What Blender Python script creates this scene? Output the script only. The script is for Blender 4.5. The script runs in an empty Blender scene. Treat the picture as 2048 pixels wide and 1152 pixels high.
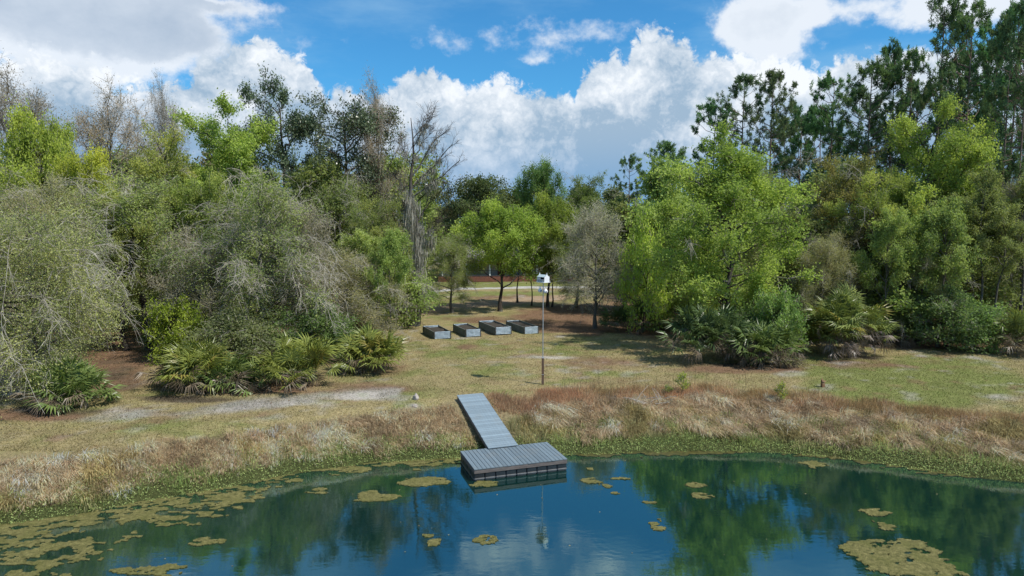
import bpy, math, random
import numpy as np
from math import radians as R

S = bpy.context.scene
COL = S.collection
rng = np.random.default_rng(7)
random.seed(7)

# ------------------------------------------------------------------ camera
F_PX, YH, CAM_H = 1365.33, 450.0, 9.5
PITCH = math.atan((576 - YH) / F_PX)
cam = bpy.data.cameras.new('camera'); cam.lens = 24; cam.sensor_width = 36; cam.sensor_fit = 'HORIZONTAL'
cam.clip_start = 0.1; cam.clip_end = 6000
camo = bpy.data.objects.new('camera', cam); COL.objects.link(camo)
camo.location = (0, 0, CAM_H); camo.rotation_euler = (math.pi / 2 - PITCH, 0, 0)
S.camera = camo
CP, SP_ = math.cos(PITCH), math.sin(PITCH)

def ray(px, py):
    a = (px - 1024) / F_PX; b = (576 - py) / F_PX
    return a, CP + b * SP_, -SP_ + b * CP
def P(px, py, z):
    d = ray(px, py); t = (z - CAM_H) / d[2]
    return d[0] * t, d[1] * t
def ZAT(py, D):
    d = ray(1024, py); return CAM_H + d[2] / d[1] * D
def XAT(px, D, z=1.5):
    return (px - 1024) / F_PX * (D * CP - (z - CAM_H) * SP_)
def PIX(x, y, z):
    dz = z - CAM_H; f = y * CP - dz * SP_; u = y * SP_ + dz * CP
    f = np.maximum(f, .01)
    return 1024 + F_PX * x / f, 576 - F_PX * u / f

# ------------------------------------------------------------------ render / exposure
S.render.engine = 'CYCLES'
S.view_settings.view_transform = 'Standard'; S.view_settings.look = 'None'
S.view_settings.gamma = 1; S.view_settings.use_curve_mapping = False
S.view_settings.exposure = 0.9
S.cycles.max_bounces = 7; S.cycles.diffuse_bounces = 5; S.cycles.glossy_bounces = 3
S.cycles.transmission_bounces = 4; S.cycles.transparent_max_bounces = 8
S.cycles.use_denoising = True
S.cycles.caustics_reflective = False; S.cycles.caustics_refractive = False

# ------------------------------------------------------------------ sun and sky
SUN_EL = 54.0
SUN_DIR = np.array([0.88, -0.47]); SUN_DIR /= np.linalg.norm(SUN_DIR)
sl = bpy.data.lights.new('sun', 'SUN'); sl.energy = 2.8; sl.angle = R(0.6); sl.color = (1, .955, .88)
so = bpy.data.objects.new('sun', sl); COL.objects.link(so)
ce = math.cos(R(SUN_EL))
sv = (SUN_DIR[0] * ce, SUN_DIR[1] * ce, math.sin(R(SUN_EL)))
import mathutils
so.rotation_euler = mathutils.Vector(sv).to_track_quat('Z', 'Y').to_euler()
so.location = (60, -20, 80)

W = bpy.data.worlds.new('World'); S.world = W; W.use_nodes = True
nt = W.node_tree; nt.nodes.clear()
def wn(t): return nt.nodes.new(t)
def lk(a, b): nt.links.new(a, b)
def MA(op, a, b=None, c=None, clamp=False):
    n = wn('ShaderNodeMath'); n.operation = op; n.use_clamp = clamp
    for i, v in enumerate((a, b, c)):
        if v is None: continue
        if isinstance(v, (int, float)): n.inputs[i].default_value = v
        else: lk(v, n.inputs[i])
    return n.outputs[0]
def SMOOTH(v, a, b):
    n = wn('ShaderNodeMapRange'); n.interpolation_type = 'SMOOTHSTEP'
    lk(v, n.inputs[0]); n.inputs[1].default_value = a; n.inputs[2].default_value = b
    return n.outputs[0]
def MIXC(f, a, b, mode='MIX'):
    n = wn('ShaderNodeMix'); n.data_type = 'RGBA'; n.blend_type = mode
    for s, v in ((n.inputs[0], f), (n.inputs[6], a), (n.inputs[7], b)):
        if isinstance(v, (int, float)): s.default_value = v
        elif isinstance(v, tuple): s.default_value = (*v, 1)
        else: lk(v, s)
    return n.outputs[2]
sky = wn('ShaderNodeTexSky'); sky.sky_type = 'NISHITA'; sky.sun_disc = False
sky.sun_elevation = R(SUN_EL); sky.sun_rotation = math.atan2(SUN_DIR[0], SUN_DIR[1])
sky.air_density = 1.0; sky.dust_density = 0.6; sky.ozone_density = 2.0
tc = wn('ShaderNodeTexCoord'); sx = wn('ShaderNodeSeparateXYZ'); lk(tc.outputs['Generated'], sx.inputs[0])
u_ = MA('ARCTAN2', sx.outputs[0], sx.outputs[1]); v_ = MA('ARCSINE', sx.outputs[2])
def px_uv(px, py):
    d = ray(px, py); return math.atan2(d[0], d[1]), math.atan2(d[2], math.hypot(d[0], d[1]))
def NOISE(scale, detail, rough, off=None, zs=1.0):
    n = wn('ShaderNodeTexNoise'); n.inputs['Scale'].default_value = scale
    n.inputs['Detail'].default_value = detail; n.inputs['Roughness'].default_value = rough
    mp = wn('ShaderNodeMapping'); lk(tc.outputs['Generated'], mp.inputs[0])
    mp.inputs['Scale'].default_value = (1, 1, zs)
    if off: mp.inputs['Location'].default_value = off
    lk(mp.outputs[0], n.inputs['Vector']); return n.outputs[0]
def VOR(scale, off=(0, 0, 0)):
    n = wn('ShaderNodeTexVoronoi'); n.feature = 'F1'; n.inputs['Scale'].default_value = scale
    n.inputs['Detail'].default_value = 4; n.inputs['Roughness'].default_value = .55
    ad = wn('ShaderNodeMixRGB'); ad.blend_type = 'ADD'; ad.inputs[0].default_value = .06
    nn = wn('ShaderNodeTexNoise'); nn.inputs['Scale'].default_value = scale * 1.1; nn.inputs['Detail'].default_value = 4
    mp = wn('ShaderNodeMapping'); lk(tc.outputs['Generated'], mp.inputs[0]); mp.inputs['Location'].default_value = off
    lk(mp.outputs[0], nn.inputs['Vector']); lk(mp.outputs[0], ad.inputs[1]); lk(nn.outputs[1], ad.inputs[2])
    lk(ad.outputs[0], n.inputs['Vector'])
    return MA('SUBTRACT', 1.0, n.outputs['Distance'])
# cumulus bank: skyline of cloud tops as a function of bearing, mirrored round the horizon
TOPS = [(0,90),(60,86),(150,95),(200,112),(225,150),(300,152),(320,138),(380,130),(400,82),(460,76),(520,60),(560,78),(615,112),
        (640,158),(660,168),(672,130),(700,142),(745,178),(790,150),(850,116),(890,132),(930,163),(1000,134),(1030,150),(1090,152),
        (1150,178),(1164,112),(1190,100),(1230,78),(1252,102),(1275,58),(1320,40),(1375,58),(1388,92),(1440,84),(1500,98),(1560,100),
        (1640,118),(1690,92),(1760,74),(1830,95),(1950,72),(2048,60)]
HALF = .72
fc = wn('ShaderNodeFloatCurve')
w01 = MA('DIVIDE', MA('PINGPONG', MA('ADD', u_, HALF), 2 * HALF), 2 * HALF)
lk(w01, fc.inputs['Value'])
cv = fc.mapping.curves[0]
uv = [px_uv(*p) for p in TOPS]
pts = [((a + HALF) / (2 * HALF), b / .5) for a, b in uv]
cv.points[0].location = (0, pts[0][1]); cv.points[1].location = (1, pts[-1][1])
for a, b in pts: cv.points.new(a, b)
for p in cv.points: p.handle_type = 'VECTOR'
fc.mapping.update()
T_ = MA('MULTIPLY', fc.outputs[0], .5)
vor = VOR(15); vor2 = VOR(44, (3, 1, 2))
big = NOISE(7.5, 7, .58, (1.3, .2, .5), 1.5)
bump = MA('ADD', MA('MULTIPLY', vor, .62), MA('MULTIPLY', vor2, .38))
depth = MA('SUBTRACT', T_, v_)
e1 = MA('ADD', MA('ADD', depth, .012), MA('MULTIPLY', MA('SUBTRACT', bump, .38), .046))
m1 = SMOOTH(e1, -.004, .012)
# high soft clouds: a few banks seen in the photograph, broken cloud elsewhere overhead
n2 = NOISE(7, 9, .6, (.4, .9, 2.1), 1.5)
wA = NOISE(9, 7, .62, (5, 1, 3)); wB = NOISE(9, 7, .62, (1, 8, 2))
uw = MA('ADD', u_, MA('MULTIPLY', MA('SUBTRACT', wA, .5), .11)); vw = MA('ADD', v_, MA('MULTIPLY', MA('SUBTRACT', wB, .5), .075))
acc = None
for (px, py, rx, ry, k) in [(120,20,300,95,1.15),(330,60,110,60,.6),(1490,45,62,52,1.0),(1560,75,60,50,.75),(1660,28,110,26,.55),(1880,8,75,38,.95),
                            (2030,12,60,40,.75),(1070,122,45,16,.42),(470,4,90,12,.5),(1010,85,260,40,.30),(1150,60,200,30,.28)]:
    a, b = px_uv(px, py); sa = rx / F_PX; sb = ry / F_PX
    q = MA('ADD', MA('POWER', MA('DIVIDE', MA('ABSOLUTE', MA('SUBTRACT', uw, a)), sa), 2), MA('POWER', MA('DIVIDE', MA('ABSOLUTE', MA('SUBTRACT', vw, b)), sb), 2))
    g = MA('MULTIPLY', MA('EXPONENT', MA('MULTIPLY', q, -1)), k)
    acc = g if acc is None else MA('ADD', acc, g)
over = MA('MULTIPLY', SMOOTH(v_, .36, .5), MA('MULTIPLY', SMOOTH(NOISE(2.2, 6, .55, (4, 2, 7), 1.0), .40, .66), .85))
acc = MA('ADD', acc, over)
n3 = NOISE(24, 8, .62, (7, 3, 1), 1.4)
e2 = MA('ADD', MA('MULTIPLY', acc, MA('ADD', MA('MULTIPLY', n2, 1.9), .1)), MA('MULTIPLY', MA('SUBTRACT', n3, .5), .95))
m2 = MA('MULTIPLY', SMOOTH(e2, .30, .78), .93)
# cloud colours (sky radiance, before the background strength)
WHITE = (6.1, 6.4, 6.75); GREY = (2.3, 3.2, 4.2)
lit = MA('ADD', MA('MULTIPLY', SMOOTH(depth, .22, .0), .60), MA('MULTIPLY', MA('SUBTRACT', bump, .42), 1.1))
lit = MA('ADD', lit, MA('MULTIPLY', MA('SUBTRACT', big, .45), 2.5))
lit = MA('ADD', lit, MA('ADD', MA('MULTIPLY', MA('SUBTRACT', n2, .5), 1.1), .36), clamp=True)
c1 = MIXC(lit, GREY, WHITE)
low = SMOOTH(v_, .15, .03)
c1 = MIXC(MA('MULTIPLY', low, .82), c1, (1.15, 2.45, 4.15))
lit2 = MA('ADD', MA('ADD', MA('MULTIPLY', SMOOTH(e2, 1.6, .35), .5), MA('MULTIPLY', SMOOTH(u_, -.32, -.02), .55)), MA('MULTIPLY', MA('SUBTRACT', n2, .40), 2.2))
lit2 = MA('ADD', lit2, MA('MULTIPLY', SMOOTH(acc, 1.0, .8), .4), clamp=True)
c2 = MIXC(lit2, (3.0, 3.6, 4.4), (5.6, 5.95, 6.4))
blue = MIXC(1.0, sky.outputs[0], (.26, .72, .98), 'MULTIPLY')
# thin veils in the blue
veil = MA('MULTIPLY', SMOOTH(NOISE(3.2, 7, .6, (2, 5, 1), 3.5), .46, .78), MA('ADD', .42, MA('MULTIPLY', SMOOTH(v_, .3, .42), .2)))
blue = MIXC(veil, blue, (2.6, 4.2, 5.6))
skyc = MIXC(m2, blue, c2)
skyc = MIXC(m1, skyc, c1)
bg = wn('ShaderNodeBackground'); bg.inputs[1].default_value = .083
lk(skyc, bg.inputs[0]); wo = wn('ShaderNodeOutputWorld'); lk(bg.outputs[0], wo.inputs[0])
W.cycles.sampling_method = 'MANUAL'; W.cycles.sample_map_resolution = 512

# ------------------------------------------------------------------ helpers: materials
class NB:
    def __init__(s, name):
        s.m = bpy.data.materials.new(name); s.m.use_nodes = True; s.t = s.m.node_tree; s.t.nodes.clear()
        s.out = s.t.nodes.new('ShaderNodeOutputMaterial')
    def n(s, t, **kw):
        x = s.t.nodes.new(t)
        for k, v in kw.items(): setattr(x, k, v)
        return x
    def l(s, a, b): s.t.links.new(a, b)
    def put(s, sock, v):
        if isinstance(v, (int, float)): sock.default_value = v
        elif isinstance(v, tuple): sock.default_value = (*v, 1) if len(v) == 3 and sock.type == 'RGBA' else v
        else: s.l(v, sock)
    def math(s, op, a, b=0.0, clamp=False):
        x = s.n('ShaderNodeMath', operation=op, use_clamp=clamp); s.put(x.inputs[0], a); s.put(x.inputs[1], b); return x.outputs[0]
    def mix(s, f, a, b, mode='MIX'):
        x = s.n('ShaderNodeMix', data_type='RGBA', blend_type=mode)
        s.put(x.inputs[0], f); s.put(x.inputs[6], a); s.put(x.inputs[7], b); return x.outputs[2]
    def mr(s, v, a, b, c=0., d=1.):
        x = s.n('ShaderNodeMapRange'); s.put(x.inputs[0], v)
        for i, q in enumerate((a, b, c, d)): x.inputs[i + 1].default_value = q
        return x.outputs[0]
    def noise(s, scale, detail=4, rough=.55, coord=None, stretch=None):
        x = s.n('ShaderNodeTexNoise'); x.inputs['Scale'].default_value = scale
        x.inputs['Detail'].default_value = detail; x.inputs['Roughness'].default_value = rough
        c = coord or s.pos()
        if stretch:
            mp = s.n('ShaderNodeMapping'); mp.inputs['Scale'].default_value = stretch; s.l(c, mp.inputs[0]); c = mp.outputs[0]
        s.l(c, x.inputs['Vector']); return x.outputs[0]
    def pos(s):
        if not hasattr(s, '_p'): s._p = s.n('ShaderNodeNewGeometry').outputs['Position']
        return s._p
    def obj(s):
        if not hasattr(s, '_o'): s._o = s.n('ShaderNodeTexCoord').outputs['Object']
        return s._o
    def pbsdf(s, col, rough=.8, spec=.3, metal=0., bump=None, bs=.3, bd=.02):
        b = s.n('ShaderNodeBsdfPrincipled'); s.put(b.inputs['Base Color'], col); s.put(b.inputs['Roughness'], rough)
        b.inputs['Specular IOR Level'].default_value = spec; s.put(b.inputs['Metallic'], metal)
        if bump is not None:
            q = s.n('ShaderNodeBump'); q.inputs['Strength'].default_value = bs; q.inputs['Distance'].default_value = bd
            s.l(bump, q.inputs['Height']); s.l(q.outputs[0], b.inputs['Normal'])
        s.l(b.outputs[0], s.out.inputs[0]); return b

def m_leaf(name, trans=.35, lo=.55, hi=1.5, gloss=.0):
    b = NB(name); oi = b.n('ShaderNodeObjectInfo')
    at = b.n('ShaderNodeAttribute', attribute_name='tint')
    hs = b.n('ShaderNodeHueSaturation'); b.l(oi.outputs['Color'], hs.inputs['Color'])
    b.l(b.mr(at.outputs['Fac'], 0, 1, lo, hi), hs.inputs['Value'])
    b.l(b.mr(at.outputs['Fac'], 0, 1, .525, .482), hs.inputs['Hue'])
    d = b.n('ShaderNodeBsdfDiffuse'); t = b.n('ShaderNodeBsdfTranslucent'); m = b.n('ShaderNodeMixShader')
    b.l(hs.outputs[0], d.inputs[0])
    tcol = b.mix(1.0, hs.outputs[0], (1.15, 1.2, .7), 'MULTIPLY'); b.l(tcol, t.inputs[0])
    m.inputs[0].default_value = trans; b.l(d.outputs[0], m.inputs[1]); b.l(t.outputs[0], m.inputs[2])
    last = m.outputs[0]
    if gloss:
        g = b.n('ShaderNodeBsdfGlossy'); g.inputs['Roughness'].default_value = .35; g.inputs[0].default_value = (1, 1, 1, 1)
        m2 = b.n('ShaderNodeMixShader'); m2.inputs[0].default_value = gloss; b.l(last, m2.inputs[1]); b.l(g.outputs[0], m2.inputs[2]); last = m2.outputs[0]
    b.l(last, b.out.inputs[0]); return b.m
def m_attr(name, trans=.2):                       # grass and ground cover: own colour per blade
    b = NB(name); at = b.n('ShaderNodeAttribute', attribute_name='col')
    d = b.n('ShaderNodeBsdfDiffuse'); t = b.n('ShaderNodeBsdfTranslucent'); m = b.n('ShaderNodeMixShader')
    b.l(at.outputs['Color'], d.inputs[0]); b.l(at.outputs['Color'], t.inputs[0])
    m.inputs[0].default_value = trans; b.l(d.outputs[0], m.inputs[1]); b.l(t.outputs[0], m.inputs[2]); b.l(m.outputs[0], b.out.inputs[0])
    return b.m
def m_plain(name, col, rough=.8, spec=.3, metal=0., var=.25, scale=3., bs=.2, stretch=None):
    b = NB(name); n = b.noise(scale, 6, .6, b.obj(), stretch)
    c = b.mix(1.0, col, b.mr(n, .25, .75, 1 - var, 1 + var), 'MULTIPLY')
    b.pbsdf(c, rough, spec, metal, n, bs, .02); return b.m
def m_bark(name):
    b = NB(name); oi = b.n('ShaderNodeObjectInfo')
    n = b.noise(5, 6, .65, b.obj(), (3, 3, .5)); n2 = b.noise(.8, 3, .5, b.obj())
    c = b.mix(b.mr(n2, .5, .7), oi.outputs['Color'], (.17, .175, .15))
    c = b.mix(1.0, c, b.mr(n, .25, .75, .5, 1.5), 'MULTIPLY')
    b.pbsdf(c, .95, .1, 0, n, .8, .06); return b.m

ML_BROAD = m_leaf('broad_leaf', .46)
ML_FINE = m_leaf('fine_leaf', .44, .55, 1.42)
ML_NEEDLE = m_leaf('pine_needle', .36, .55, 1.35)
ML_EVER = m_leaf('evergreen_leaf', .18, .55, 1.4, .03)
ML_FROND = m_leaf('palmetto_blade', .30, .6, 1.4, .025)
M_BARK = m_bark('bark')
M_TWIG = m_plain('grey_twig', (.31, .285, .235), .9, .1, var=.3, scale=1.0)
M_TWIGP = m_plain('pale_twig', (.40, .365, .30), .9, .1, var=.25, scale=1.0)
M_TWIGD = m_plain('dark_twig', (.10, .085, .07), .9, .1, var=.3, scale=1.0)
M_MOSS = m_leaf('hanging_moss', .2, .6, 1.3)
M_GRASS = m_attr('dry_grass', .5)

# ------------------------------------------------------------------ helpers: mesh building
class MB:
    def __init__(s): s.v = []; s.f = {3: [], 4: []}; s.m = {3: [], 4: []}; s.sm = {3: [], 4: []}; s.t = []; s.c = []; s.nv = 0
    def add(s, v, f, mat=0, tint=None, col=None, smooth=False):
        v = np.asarray(v, float).reshape(-1, 3); f = np.asarray(f, int)
        if len(f) == 0: return
        k = f.shape[1]; s.v.append(v); s.f[k].append(f + s.nv); s.m[k].append(np.full(len(f), mat)); s.sm[k].append(np.full(len(f), smooth))
        s.t.append(np.full(len(v), .5) if tint is None else np.broadcast_to(tint, (len(v),)))
        s.c.append(np.ones((len(v), 3)) if col is None else np.broadcast_to(col, (len(v), 3))); s.nv += len(v)
    def mesh(s, name, mats, color=False, tint=False):
        me = bpy.data.meshes.new(name)
        V = np.concatenate(s.v); fs, ms, sms, st, n = [], [], [], [], 0
        for k in (3, 4):
            if s.f[k]:
                F = np.concatenate(s.f[k]); fs.append(F.ravel()); st.append(n + np.arange(len(F)) * k); n += F.size
                ms.append(np.concatenate(s.m[k])); sms.append(np.concatenate(s.sm[k]))
        L = np.concatenate(fs); ST = np.concatenate(st)
        me.vertices.add(len(V)); me.vertices.foreach_set('co', V.ravel().astype('f'))
        me.loops.add(len(L)); me.loops.foreach_set('vertex_index', L.astype('i'))
        me.polygons.add(len(ST)); me.polygons.foreach_set('loop_start', ST.astype('i'))
        me.polygons.foreach_set('material_index', np.concatenate(ms).astype('i'))
        me.polygons.foreach_set('use_smooth', np.concatenate(sms).astype(bool))
        for m in mats: me.materials.append(m)
        if tint:
            a = me.attributes.new('tint', 'FLOAT', 'POINT'); a.data.foreach_set('value', np.concatenate(s.t).astype('f'))
        if color:
            a = me.attributes.new('col', 'FLOAT_COLOR', 'POINT'); C = np.ones((len(V), 4)); C[:, :3] = np.concatenate(s.c)
            a.data.foreach_set('color', C.ravel().astype('f'))
        me.update(calc_edges=True); me.validate(); return me
    def build(s, name, mats, parent=None, **kw):
        if not isinstance(mats, (list, tuple)): mats = [mats]
        return link(name, s.mesh(name, mats, **kw), parent)
def link(name, data, parent=None):
    o = bpy.data.objects.new(name, data); COL.objects.link(o)
    if parent: o.parent = parent
    return o
def empty(name, loc, rz=0., label=None, cat=None, group=None):
    o = bpy.data.objects.new(name, None); COL.objects.link(o); o.location = loc; o.rotation_euler.z = rz; o.empty_display_size = .2
    tag(o, label, cat, group); return o
def tag(o, label=None, cat=None, group=None, kind=None):
    if label: o['label'] = label
    if cat: o['category'] = cat
    if group: o['group'] = group
    if kind: o['kind'] = kind
    return o

def norm(v): return v / np.maximum(np.linalg.norm(v, axis=-1, keepdims=True), 1e-9)
def bez(a, b, c, n):
    t = np.linspace(0, 1, n)[None, :, None]
    return a[:, None] * (1 - t) ** 2 + b[:, None] * 2 * t * (1 - t) + c[:, None] * t ** 2
def tubes(mb, pts, rad, sides, mat=0, tint=.5, smooth=True):
    N, Sn, _ = pts.shape
    ax = norm(pts[:, -1] - pts[:, 0]); ref = np.where(np.abs(ax[:, 2:3]) > .8, np.array([[1., 0, 0]]), np.array([[0, 0, 1.]]))
    a = norm(np.cross(ax, ref)); b = np.cross(ax, a)
    th = np.arange(sides) * 2 * np.pi / sides
    ring = a[:, None, :] * np.cos(th)[None, :, None] + b[:, None, :] * np.sin(th)[None, :, None]
    v = pts[:, :, None, :] + ring[:, None] * rad[:, :, None, None]
    idx = np.arange(N * Sn * sides).reshape(N, Sn, sides)
    A = idx[:, :-1, :]; B = idx[:, 1:, :]; An = np.roll(A, -1, 2); Bn = np.roll(B, -1, 2)
    mb.add(v, np.stack([A, An, Bn, B], -1).reshape(-1, 4), mat, tint, smooth=smooth)
def leaves(mb, p, size, g, mat=0, aspect=.55, tint=None, up=.0, dirs=None):
    n = len(p); 
    d = norm(g.normal(size=(n, 3))) if dirs is None else norm(dirs + g.normal(size=(n, 3)) * .35)
    w = norm(np.cross(d, norm(g.normal(size=(n, 3)) + np.array([0, 0, up]))))
    s = size * g.uniform(.65, 1.35, (n, 1))
    v = np.stack([p, p + d * s * .5 + w * s * aspect * .5, p + d * s, p + d * s * .5 - w * s * aspect * .5], 1)
    t = g.uniform(0, 1, n) if tint is None else tint
    mb.add(v, np.arange(4 * n).reshape(n, 4), mat, np.repeat(t, 4))
def slim(mb, a, b, w, g, mat):
    n = len(a); d = b - a; q = norm(np.cross(d, g.normal(size=(n, 3)))) * w * .5
    v = np.stack([a, a + d * .4 + q, b, a + d * .4 - q], 1); mb.add(v, np.arange(4 * n).reshape(n, 4), mat)
def at_s(pts, ids, s):
    n = pts.shape[1] - 1; x = np.clip(s, 0, .9999) * n; i = x.astype(int); f = (x - i)[:, None]
    a = pts[ids, i]; b = pts[ids, i + 1]; return a * (1 - f) + b * f, norm(b - a)

# numpy value noise
_perm = np.random.default_rng(3).random((256, 256))
def vn(x, y, s=1.0, o=0):
    x = np.asarray(x) / s + 37.3 * o; y = np.asarray(y) / s + 91.7 * o
    xi = np.floor(x).astype(int); yi = np.floor(y).astype(int); fx = x - xi; fy = y - yi
    fx = fx * fx * (3 - 2 * fx); fy = fy * fy * (3 - 2 * fy); p = lambda i, j: _perm[i % 256, j % 256]
    return (p(xi, yi) * (1 - fx) + p(xi + 1, yi) * fx) * (1 - fy) + (p(xi, yi + 1) * (1 - fx) + p(xi + 1, yi + 1) * fx) * fy
def fbm(x, y, s, o=0, n=4): return sum(vn(x, y, s / 2 ** i, o + i) * .5 ** i for i in range(n)) / sum(.5 ** i for i in range(n))
def sstep(v, a, b): t = np.clip((v - a) / (b - a), 0, 1); return t * t * (3 - 2 * t)

# ------------------------------------------------------------------ terrain
SHORE_PX = [(0,1050),(150,1030),(300,1000),(450,975),(600,945),(750,925),(900,917),(1020,913),(1140,910),(1250,906),(1400,903),(1550,905),(1650,912),(1750,925),(1850,940),(1950,955),(2048,965)]
SHORE = [(-40,-60),(-36,-20),(-29,6),(-20.5,17.8)] + [P(x, y, 0) for x, y in SHORE_PX] + [(24,21.8),(32,12),(38,-15),(42,-60)]
SH = np.array(SHORE)
WX = [-30,-18.08,-13.53,-8.52,-4.74,-2.6,-.33,4.35,9.44,13.61,17.81,21.65,35]; WW = [3.2,2.9,2.2,2.2,2.6,3.6,4.3,5.3,5.2,4.2,4.8,4.2,4]
def sdist(x, y):
    x = np.asarray(x, float); y = np.asarray(y, float); best = np.full(x.shape, 1e9); inside = np.zeros(x.shape, bool)
    C = np.vstack([SH, SH[:1]])
    for (ax, ay), (bx, by) in zip(C[:-1], C[1:]):
        dx, dy = bx - ax, by - ay; t = np.clip(((x - ax) * dx + (y - ay) * dy) / (dx * dx + dy * dy), 0, 1)
        best = np.minimum(best, np.hypot(x - ax - t * dx, y - ay - t * dy))
        c = ((ay > y) != (by > y)) & (x < dx * (y - ay) / (dy if abs(dy) > 1e-9 else 1e-9) + ax); inside ^= c
    return np.where(inside, -best, best)
def bankw(x): return np.interp(x, WX, WW)
def terrain(x, y, d=None):
    if d is None: d = sdist(x, y)
    s = d / bankw(x)
    z = np.where(d < 0, np.maximum(d * .45, -1.3), 1.5 * np.clip(s, 0, 1.25) ** .8 / 1.25 ** .8)
    z = np.where(s > 1, 1.5 - .25 * np.exp(-(s - 1) * 3.0) * (1 - .0), z)
    z = np.where((s > 0) & (s <= 1), 1.25 * s ** .75, z)
    z = z + np.where(d > 0, (fbm(x, y, 7, 2) - .5) * .16 * np.clip(d / 6, 0, 1) + (fbm(x, y, 1.2, 5) - .5) * .10 * np.clip(d, 0, 1), 0)
    return z
def tz(x, y): return float(terrain(np.array([x]), np.array([y]))[0])

def blob(px, py, lst, soft=.5):
    r = np.zeros_like(px)
    for (cx, cy, rx, ry, k) in lst:
        q = ((px - cx) / rx) ** 2 + ((py - cy) / ry) ** 2
        r = np.maximum(r, k * np.clip((1.4 - q) / 1.1, 0, 1))
    return r
def band(px, py, pts, hw):                        # soft strip along a px polyline (fixed on the ground)
    xs = [p[0] for p in pts]; ys = [p[1] for p in pts]; hws = np.interp(px, xs, hw)
    c = np.interp(px, xs, ys); inside = (px > xs[0]) & (px < xs[-1])
    return np.where(inside, np.clip(1.3 - np.abs(py - c) / hws, 0, 1), 0)
PATH_PX = ([(-250,880),(0,852),(120,842),(300,830),(420,818),(560,800),(690,782),(800,786)], [16,14,10,9,12,17,16,14])
TRACK_PX = ([(560,668),(760,640),(840,624),(900,613),(1000,606),(1065,600),(1130,594)], [8,9,9,7,7,7,6])
DRIVE_PX = ([(700,606),(820,590),(870,582),(930,577),(1000,576),(1080,575),(1200,575)], [3, 3, 2.4, 2, 2, 2, 2])
def ground_cols(x, y, d):
    px, py = PIX(x, y, np.full_like(x, 1.5)); front = y > 14
    n1 = fbm(x, y, 4.5, 1); n2 = fbm(x, y, 1.3, 8); n3 = fbm(x, y, .5, 4, 2); s = d / bankw(x)
    j = (n2 - .5) * 1.0 + (n1 - .5) * .8
    dry = np.array([.26, .21, .105]); grn = np.array([.165, .175, .058]); sand = np.array([.36, .325, .28]); lit = np.array([.175, .108, .066])
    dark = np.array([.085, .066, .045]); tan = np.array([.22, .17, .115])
    col = dry * (.8 + .4 * n3[..., None]) * np.ones(x.shape + (3,))
    def over(c, m, a=.25, b=.75, jw=.7):
        nonlocal col; w = sstep(m + j * jw, a, b)[..., None]; col = col * (1 - w) + c * (.8 + .4 * n3[..., None]) * w
    g = blob(px, py, [(1830,765,230,55,1.05),(1720,735,200,30,.8),(900,715,80,22,.55),(1000,745,60,20,.6),(1180,690,130,26,.5),(980,700,70,18,.45),(420,855,170,16,.5),(250,850,160,20,.35),(920,640,60,14,.55),(900,600,70,12,.75),(1010,568,400,8,1.0),(980,588,240,6,.9),(1500,745,120,22,.3),(60,870,60,20,.3),(470,850,50,10,.5),(850,780,60,16,.4)])
    over(grn, g)
    mo = fbm(x, y, 1.0, 31, 3); mg = fbm(x, y, 1.5, 41, 3); over(lit * 1.15, np.clip((mo - .52) * 3.0, 0, .50), .3, .8, .35); over(grn, np.clip((mg - .50) * 3.2, 0, .60), .3, .8, .35); over(sand * .85, np.clip((fbm(x, y, .8, 51, 3) - .60) * 4, 0, .5), .3, .8, .3)
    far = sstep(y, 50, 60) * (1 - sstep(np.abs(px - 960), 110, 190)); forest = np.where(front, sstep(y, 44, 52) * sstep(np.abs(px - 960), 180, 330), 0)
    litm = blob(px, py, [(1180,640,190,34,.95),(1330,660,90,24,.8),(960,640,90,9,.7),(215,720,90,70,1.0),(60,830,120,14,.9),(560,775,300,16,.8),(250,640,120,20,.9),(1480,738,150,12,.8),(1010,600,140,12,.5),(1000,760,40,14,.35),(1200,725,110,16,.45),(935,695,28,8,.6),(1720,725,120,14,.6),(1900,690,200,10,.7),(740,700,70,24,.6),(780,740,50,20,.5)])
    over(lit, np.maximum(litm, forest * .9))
    over(dark, blob(px, py, [(230,750,60,40,.5),(120,822,100,8,.6),(380,798,130,8,.6),(640,775,130,8,.6),(1480,730,130,6,.7),(1715,714,75,5,.8)]))  # first blob: shadow left of the palmettos put into the ground colour
    p = np.where(front, band(px, py, *PATH_PX), 0); over(sand * .78, p * .85 * (.65 + .7 * n1) * np.interp(px, [-50, 300, 430, 480, 800], [.52, .5, .6, 1, 1]), .3, 1.0, 1.0)
    over(sand, blob(px, py, [(700,790,90,12,.8),(640,808,60,10,.6),(770,788,40,9,.6),(560,808,60,7,.6),(1580,747,45,7,.7),(1700,728,60,9,.5),(2010,795,60,10,.7),(1960,768,50,6,.45),(1100,716,55,4,.6),(1130,674,28,4,.5),(885,692,30,5,.4),(1540,752,40,4,.5),(830,815,14,12,.5)]) * .9, .3, 1.05, 1.3)
    over(tan * np.array([1.35, 1.25, 1.2]), band(px, py, *TRACK_PX) * .95, .25, .6)
    over(np.array([.40, .38, .35]), band(px, py, *DRIVE_PX), .25, .5)
    bk = np.array([.19, .155, .085]); w = sstep(1.12 - s + j * .12, 0, .15)[..., None]; col = col * (1 - w) + bk * (.7 + .6 * n2[..., None]) * w
    w = sstep(.30 - s + j * .1, 0, .15)[..., None]; col = col * (1 - w) + np.array([.055, .062, .022]) * w
    w = sstep(-d, -.05, .5)[..., None]; col = col * (1 - w) + np.array([.045, .042, .016]) * w
    return col

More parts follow.
